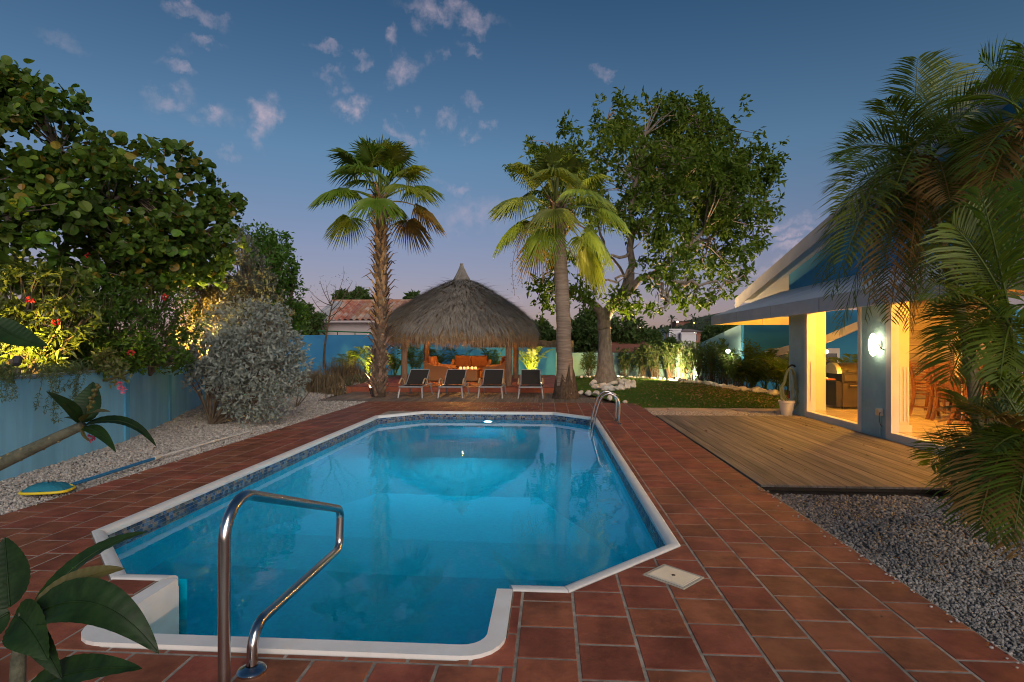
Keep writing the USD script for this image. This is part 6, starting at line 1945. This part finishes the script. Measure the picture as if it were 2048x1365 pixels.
for i, (px, Y, h, n, k, lb) in enumerate(((700, 26.2, 1.6, 12, 'g', 'young palm against the blue wall left of the shaggy trunk'), (738, 25.4, 1.5, 13, 'y', 'young palm lit yellow right beside the shaggy trunk'), (790, 25.6, 1.7, 14, 'g', 'young palm behind the left front gazebo post'), (830, 25.8, 1.9, 14, 'g', 'tall young palm behind the left gazebo sofa'), (872, 26.0, 1.6, 12, 'g', 'young palm just right of the rear left gazebo post'), (915, 26.2, 1.5, 10, 'g', 'thin young palm behind the back sofa'), (985, 26.0, 1.5, 12, 'g', 'young palm behind the right end of the back sofa'), (1063, 25.5, 1.55, 14, 'y', 'young palm glowing yellow behind the rightmost lounger'))):
    small_palm(lb, px, 750, Y, h, n, 160 + i, k)
M_ole = mat('oleander_leaf', (.085, .15, .03), (.12, .19, .045), scale=2, rough=.55, var=.35, hue=.025, transl=.3)


def oleander(label, px, base_py, top_py, w, Y, n, seed, material=None, size=.19):
    r = np.random.default_rng(seed)
    p = at(px, base_py, Y)
    p[2] = 0
    t = thing('oleander', label, 'oleander', loc=p)
    M = Mesher()
    cs, ds = [], []
    for i in range(int(n * 1.7)):
        e = at(px + r.normal(0, w * .62), top_py + abs(r.normal(0, (base_py - top_py) * .2)), Y + r.normal(0, .3))
        b = p + (r.normal(0, .12), r.normal(0, .12), 0)
        c = spline([b, b * .45 + e * .55 + (r.normal(0, .07), r.normal(0, .07), .05), e], 12)
        M.tube(c, np.linspace(.013, .005, 12), 4)
        for q in range(4, 12):
            for _ in range(3 if q < 8 else 5):
                cs.append(c[q] + r.normal(0, .03, 3))
                ds.append(unit(c[q] - c[q - 1]) * .5 + r.normal(0, .75, 3))
    build('stems', M, M_twig, t)
    build('leaves', leaves(np.array(cs), np.array(ds), size * r.uniform(.7, 1.2, len(cs)), 'lance', .25, r), material or M_ole, t)
    return t


for i, (px, bpy, tpy, w, Y, n, lb) in enumerate(((1178, 752, 706, 16, 27.2, 12, 'dark oleander left of the big tree trunk'), (1250, 753, 700, 18, 27.0, 13, 'dark oleander right behind the big tree trunk'), (1283, 754, 690, 18, 26.4, 14, 'oleander at the left edge of the lit wall'), (1312, 755, 685, 18, 25.8, 15, 'oleander in front of the brightly lit wall, left of the spotlight'), (1342, 757, 688, 16, 25.0, 15, 'brightly lit oleander right above the wall spotlight'), (1372, 760, 684, 16, 24.2, 14, 'oleander right of the wall spotlight'), (1398, 763, 688, 18, 23.2, 15, 'bushy dark oleander in the middle of the hedge'), (1424, 766, 686, 16, 22.4, 14, 'golden topped oleander left of the bullet lamp'), (1446, 768, 682, 14, 21.6, 14, 'lit oleander whose pale tips reach beside the bullet lamp'), (1462, 772, 706, 12, 20.6, 10, 'narrow oleander right at the corner of the house wing'), (1502, 778, 676, 14, 19.2, 8, 'tall thin oleander in the shade of the blue wing wall'), (1480, 778, 720, 18, 19.4, 10, 'low dark oleander in front of the blue wing wall'))):
    oleander(lb, px, bpy, tpy, w, Y, n, 180 + i)
for i, (px, Y, h, lb) in enumerate(((1530, 18.6, 1.45, 'bushy palm in the dark corner before the blue wing'), (1560, 17.8, 1.55, 'bushy palm left of the hose pillar'), (1508, 18.9, 1.0, 'low palm beside the thin oleander'), (1578, 17.0, 1.2, 'palm right behind the hose pillar'), (1668, 15.6, 1.35, 'palm behind the left side of the gas grill'), (1706, 15.2, 1.3, 'palm behind the right side of the gas grill'))):
    small_palm(lb, px, 760, Y, h, 15, 200 + i, 'g')

# ------------------------------------------------------------------ white rocks
rk = []
for s in range(3):
    m = trimesh.creation.icosphere(2)
    v = np.array(m.vertices)
    rr_ = np.random.default_rng(300 + s)
    v = v * (1 + .8 * (meshkit.fbm(v * 1.6 + s * 7, 3, s)[:, None] - .5))
    for _ in range(7):
        dd = ball(1, rr_)[0]
        h = v @ dd
        v = v - np.outer(np.clip(h - rr_.uniform(.5, .78), 0, None), dd) * .85
    rk.append((v * (1, .8, .62), np.array(m.faces)))
protos = {}


def rock(px, py, size, label, group, i):
    p = gnd(px, py)
    s = i % 3
    t = thing('white_rock', label, 'rock', loc=p, rotz=float(rng.uniform(0, 6.28)), group=group)
    v = rk[s][0] * size * np.array([1, rng.uniform(.8, 1.1), rng.uniform(.85, 1.15)])
    build('stone', (v + (0, 0, size * .3), rk[s][1]), M_rock, t, smooth=40, local=True)


ring_l = 'white rock in the ring around the foot of the big tree'
i = 0
for px, py, s in ((1184, 772, .16), (1192, 777, .17), (1202, 780, .18), (1212, 781, .17), (1222, 781, .2), (1232, 781, .19), (1242, 780, .2), (1252, 778, .2), (1262, 775, .19), (1266, 769, .18), (1258, 766, .16), (1248, 764, .16), (1238, 763, .15), (1188, 767, .15), (1228, 770, .2), (1242, 771, .21), (1253, 771, .19), (1206, 773, .16), (1217, 775, .17)):
    rock(px, py, s, ring_l, 'white rocks around the big tree', i)
    i += 1
edge_l = 'white rock in the row edging the lawn below the oleanders'
er = np.random.default_rng(17)
pts = spline([(1160, 756), (1230, 755), (1300, 757), (1350, 761), (1400, 767), (1440, 774), (1480, 780), (1520, 785), (1556, 791)], 62)
for px, py in pts:
    rock(px + er.normal(0, 2), py + er.normal(0, .8), er.uniform(.06, .10) if px < 1350 else er.uniform(.10, .19), edge_l, 'white rocks edging the lawn', i)
    i += 1
near_l = 'white rock at the near lawn edge between the smooth palm and the pool ladder'
for px, py, s in ((1162, 788, .12), (1176, 789, .13), (1192, 790, .14), (1220, 799, .13), (1250, 806, .09), (1226, 792, .12)):
    rock(px, py, s, near_l, 'white rocks at the near lawn edge', i)
    i += 1

# ------------------------------------------------------------------ foreground frangipani
M_fl = mat('frangipani_leaf', (.010, .032, .006), (.020, .050, .010), scale=22, blotch=(30, .35), rough=.5, spec=.35, island=False, transl=.18, var=.2, bump=.15, bscale=60, bdist=.004)
M_flb = mat('frangipani_leaf_brown', (.085, .075, .02), (.11, .095, .025), scale=14, rough=.45, island=False, transl=.18)
M_fb = mat('frangipani_bark', (.055, .06, .04), (.13, .13, .085), scale=38, rough=.8, bump=.6, bscale=90, bdist=.006)


def leaf_along(p0, p1, p2, width, face, fold=.25, n=12, wave=.0, shape=.62):
    """a big leaf whose midrib runs p0 - p1 - p2; face is the side its upper surface looks to"""
    u = np.linspace(0, 1, n)
    a, b, c = (np.array(q, float) for q in (p0, p1, p2))
    rib = spline([a, b, c], n)
    T = unit(np.gradient(rib, axis=0))
    side = unit(np.cross(np.array(face, float), T))
    nr = np.cross(T, side)
    wp = (np.sin(np.pi * u ** shape) ** .75) * (1 - .12 * u)
    wp[0], wp[-1] = .05, .0
    V = []
    for s in (-1, -.55, 0, .55, 1):
        off = side * (s * wp * width / 2)[:, None] + nr * (fold * abs(s) ** 1.4 * wp * width / 2 + wave * width * abs(s) * np.sin(u * 82 - 5 * abs(s)))[:, None]
        V.append(rib + off)
    V = np.stack(V, 1).reshape(-1, 3)
    F = [[i * 5 + j, i * 5 + j + 1, i * 5 + 6 + j, i * 5 + 5 + j] for i in range(n - 1) for j in range(4)]
    m = Mesher().add(V, F)
    m.tube(rib[1:-1] + nr[1:-1] * .0008, np.linspace(.0025, .0008, n - 2), 5)
    return m


fY = 1.55
fp = thing('frangipani', 'frangipani branch with large leaves reaching in at the left before the blue wall', 'frangipani', loc=at(-120, 1000, fY))
bc = spline([at(-120, 985, fY), at(-30, 942, fY), at(60, 900, fY), at(120, 872, fY), at(166, 851, fY)], 24)
build('branch', Mesher().tube(bc, np.linspace(.024, .013, 24), 14), M_fb, fp, smooth=True)
for k_ in range(46):
    j = rng.integers(2, 22)
    dd = ball(1)[0]
    dd = unit(dd - (bc[j + 1] - bc[j]) * 0)
    q = bc[j] + dd * (.024 - .011 * j / 24) * .9
    if k_ < 18:
        build('leaf_scar', Mesher().tm(trimesh.creation.icosphere(1, .0048).apply_translation(q)), mat('leaf_scar', (.20, .17, .08), rough=.8), fp)
tipb = at(166, 851, fY)
toward = np.array([0, -1, .25])
for (a, b, c, w, face, mt) in (((163, 846), (176, 808), (186, 764), .088, (.25, -1, .2), M_fl), ((160, 842), (135, 812), (92, 783), .042, (.8, -.6, .5), M_fl), ((166, 842), (185, 826), (221, 824), .036, (.1, -.5, 1), M_flb), ((170, 851), (240, 843), (313, 894), .046, (.0, -.45, 1), M_fl), ((168, 856), (200, 868), (232, 905), .038, (.0, -.5, 1), M_fl), ((160, 848), (150, 838), (128, 836), .012, (0, -1, .5), M_fl), ((165, 852), (168, 870), (182, 884), .014, (0, -1, .2), M_flb)):
    d0 = float(rng.normal(0, .04))
    build('leaf', leaf_along(at(*a, fY), at(*b, fY + d0 - .03), at(*c, fY + d0 * 2 - .05), w, face, .22, n=44, wave=.011), mt, fp, smooth=True)
spk = spline([at(176, 822, fY - .04), at(184, 800, fY - .05), at(197, 771, fY - .05)], 14)
build('flower_spike', Mesher().tube(spk, .0035, 6), M_flb, fp)
for q in spk[1::1]:
    build('bud', Mesher().tm(trimesh.creation.icosphere(1, .0055).apply_translation(q + rng.normal(0, .003, 3))), M_flb, fp)
for (px, py) in ((182, 862), (186, 872), (180, 878)):
    q = at(px, py, fY + .02)
    dd = ball(14)
    build('blossom', leaves(q + dd * .004, dd, .012, 'simple', .6), M_pink, fp)
gY = 1.02
fg = thing('frangipani', 'dark leafy frangipani shoot in the near lower left corner', 'frangipani', loc=at(30, 1500, gY))
build('stem', Mesher().tube(spline([at(20, 1560, gY), at(34, 1400, gY), at(44, 1255, gY), at(50, 1225, gY)], 16), np.linspace(.018, .010, 16), 10), M_fb, fg, smooth=True)
for (a, b, c, w, face, dy, mt) in (((20, 1215), (14, 1130), (10, 1075), .10, (.2, -1, .3), .05, M_fl), ((62, 1235), (150, 1135), (296, 1064), .055, (-.2, -.6, 1), .10, M_fl), ((60, 1232), (150, 1165), (250, 1138), .050, (.1, -.8, .8), .05, M_flb), ((55, 1240), (175, 1205), (318, 1308), .090, (.1, -.8, .9), -.02, M_fl), ((30, 1232), (60, 1260), (96, 1322), .085, (.0, -1, .5), -.06, M_fl), ((50, 1240), (85, 1290), (124, 1360), .05, (.3, -1, .2), -.05, M_fl), ((10, 1220), (-60, 1200), (-120, 1260), .09, (0, -1, .8), 0, M_fl), ((40, 1400), (150, 1345), (285, 1338), .07, (0, -.7, 1), -.08, M_fl), ((-20, 640), (30, 672), (96, 692), .05, (0, -1, .9), .0, M_fl), ((20, 1225), (-5, 1240), (-40, 1300), .07, (0, -1, .4), -.02, M_fl)):
    pc_ = [at(*a, gY), at(*b, gY + dy * .6), at(*c, gY + dy)]
    build('leaf', leaf_along(*pc_, w, face, .24, n=56, wave=.011, shape=.7), mt, fg, smooth=True)
build('stem', Mesher().tube(spline([at(-60, 1300, gY), at(-90, 900, gY), at(-20, 640, gY)], 12), .009, 8), M_fb, fg)


# ------------------------------------------------------------------ garden lamps
M_fix = mat('lamp_housing', (.03, .03, .03), rough=.5)
WARM, YEL = (1.0, .72, .34), (1.0, .66, .14)


def ground_spot(label, foot, aim, power, cone, color=WARM, lens=26.0, h=.10):
    foot = np.array(foot, float)
    t = thing('garden_spotlight', label, 'lamp', loc=foot)
    d = unit(np.array(aim) - foot)
    hp = foot + (0, 0, h)
    build('stake', Mesher().tube([foot - (0, 0, .04), hp], .012, 6), M_fix, t)
    build('housing', Mesher().tube([hp - d * .05, hp + d * .05], [.035, .05], 12), M_fix, t)
    a = unit(np.cross(d, [0, 0, 1.0] if abs(d[2]) < .95 else [1.0, 0, 0]))
    b_ = np.cross(d, a)
    n = 12
    V = [hp + d * .052] + [hp + d * .052 + (a * math.cos(q) + b_ * math.sin(q)) * .042 for q in np.linspace(0, 2 * math.pi, n, endpoint=False)]
    build('lens', (np.array(V), [[0, 1 + j, 1 + (j + 1) % n] for j in range(n)]), glow('spot_lens_%d' % int(color[2] * 100), color, lens), t)
    lamp(t, hp + d * .10, color, power, .03, cone, hp + d * 3)
    return t


for args in SPOTS:
    ground_spot(*args)
# bullet lamp on the lit wing wall
bp = at(1456, 703, 20.35)
bp[0] = min(bp[0], 6.80)
bl = thing('bullet_lamp', 'small bright lamp fixed to the side wall of the house wing', 'lamp', loc=bp)
build('globe', Mesher().tm(trimesh.creation.icosphere(2, .07).apply_translation(bp)), glow('bullet_glass', (1.0, .82, .5), 150), bl, smooth=True)
build('arm', Mesher().tube([bp + (0, 0, .07), bp + (.03, .1, .12), bp + (.1, .12, .12)], .012, 6), M_fix, bl)
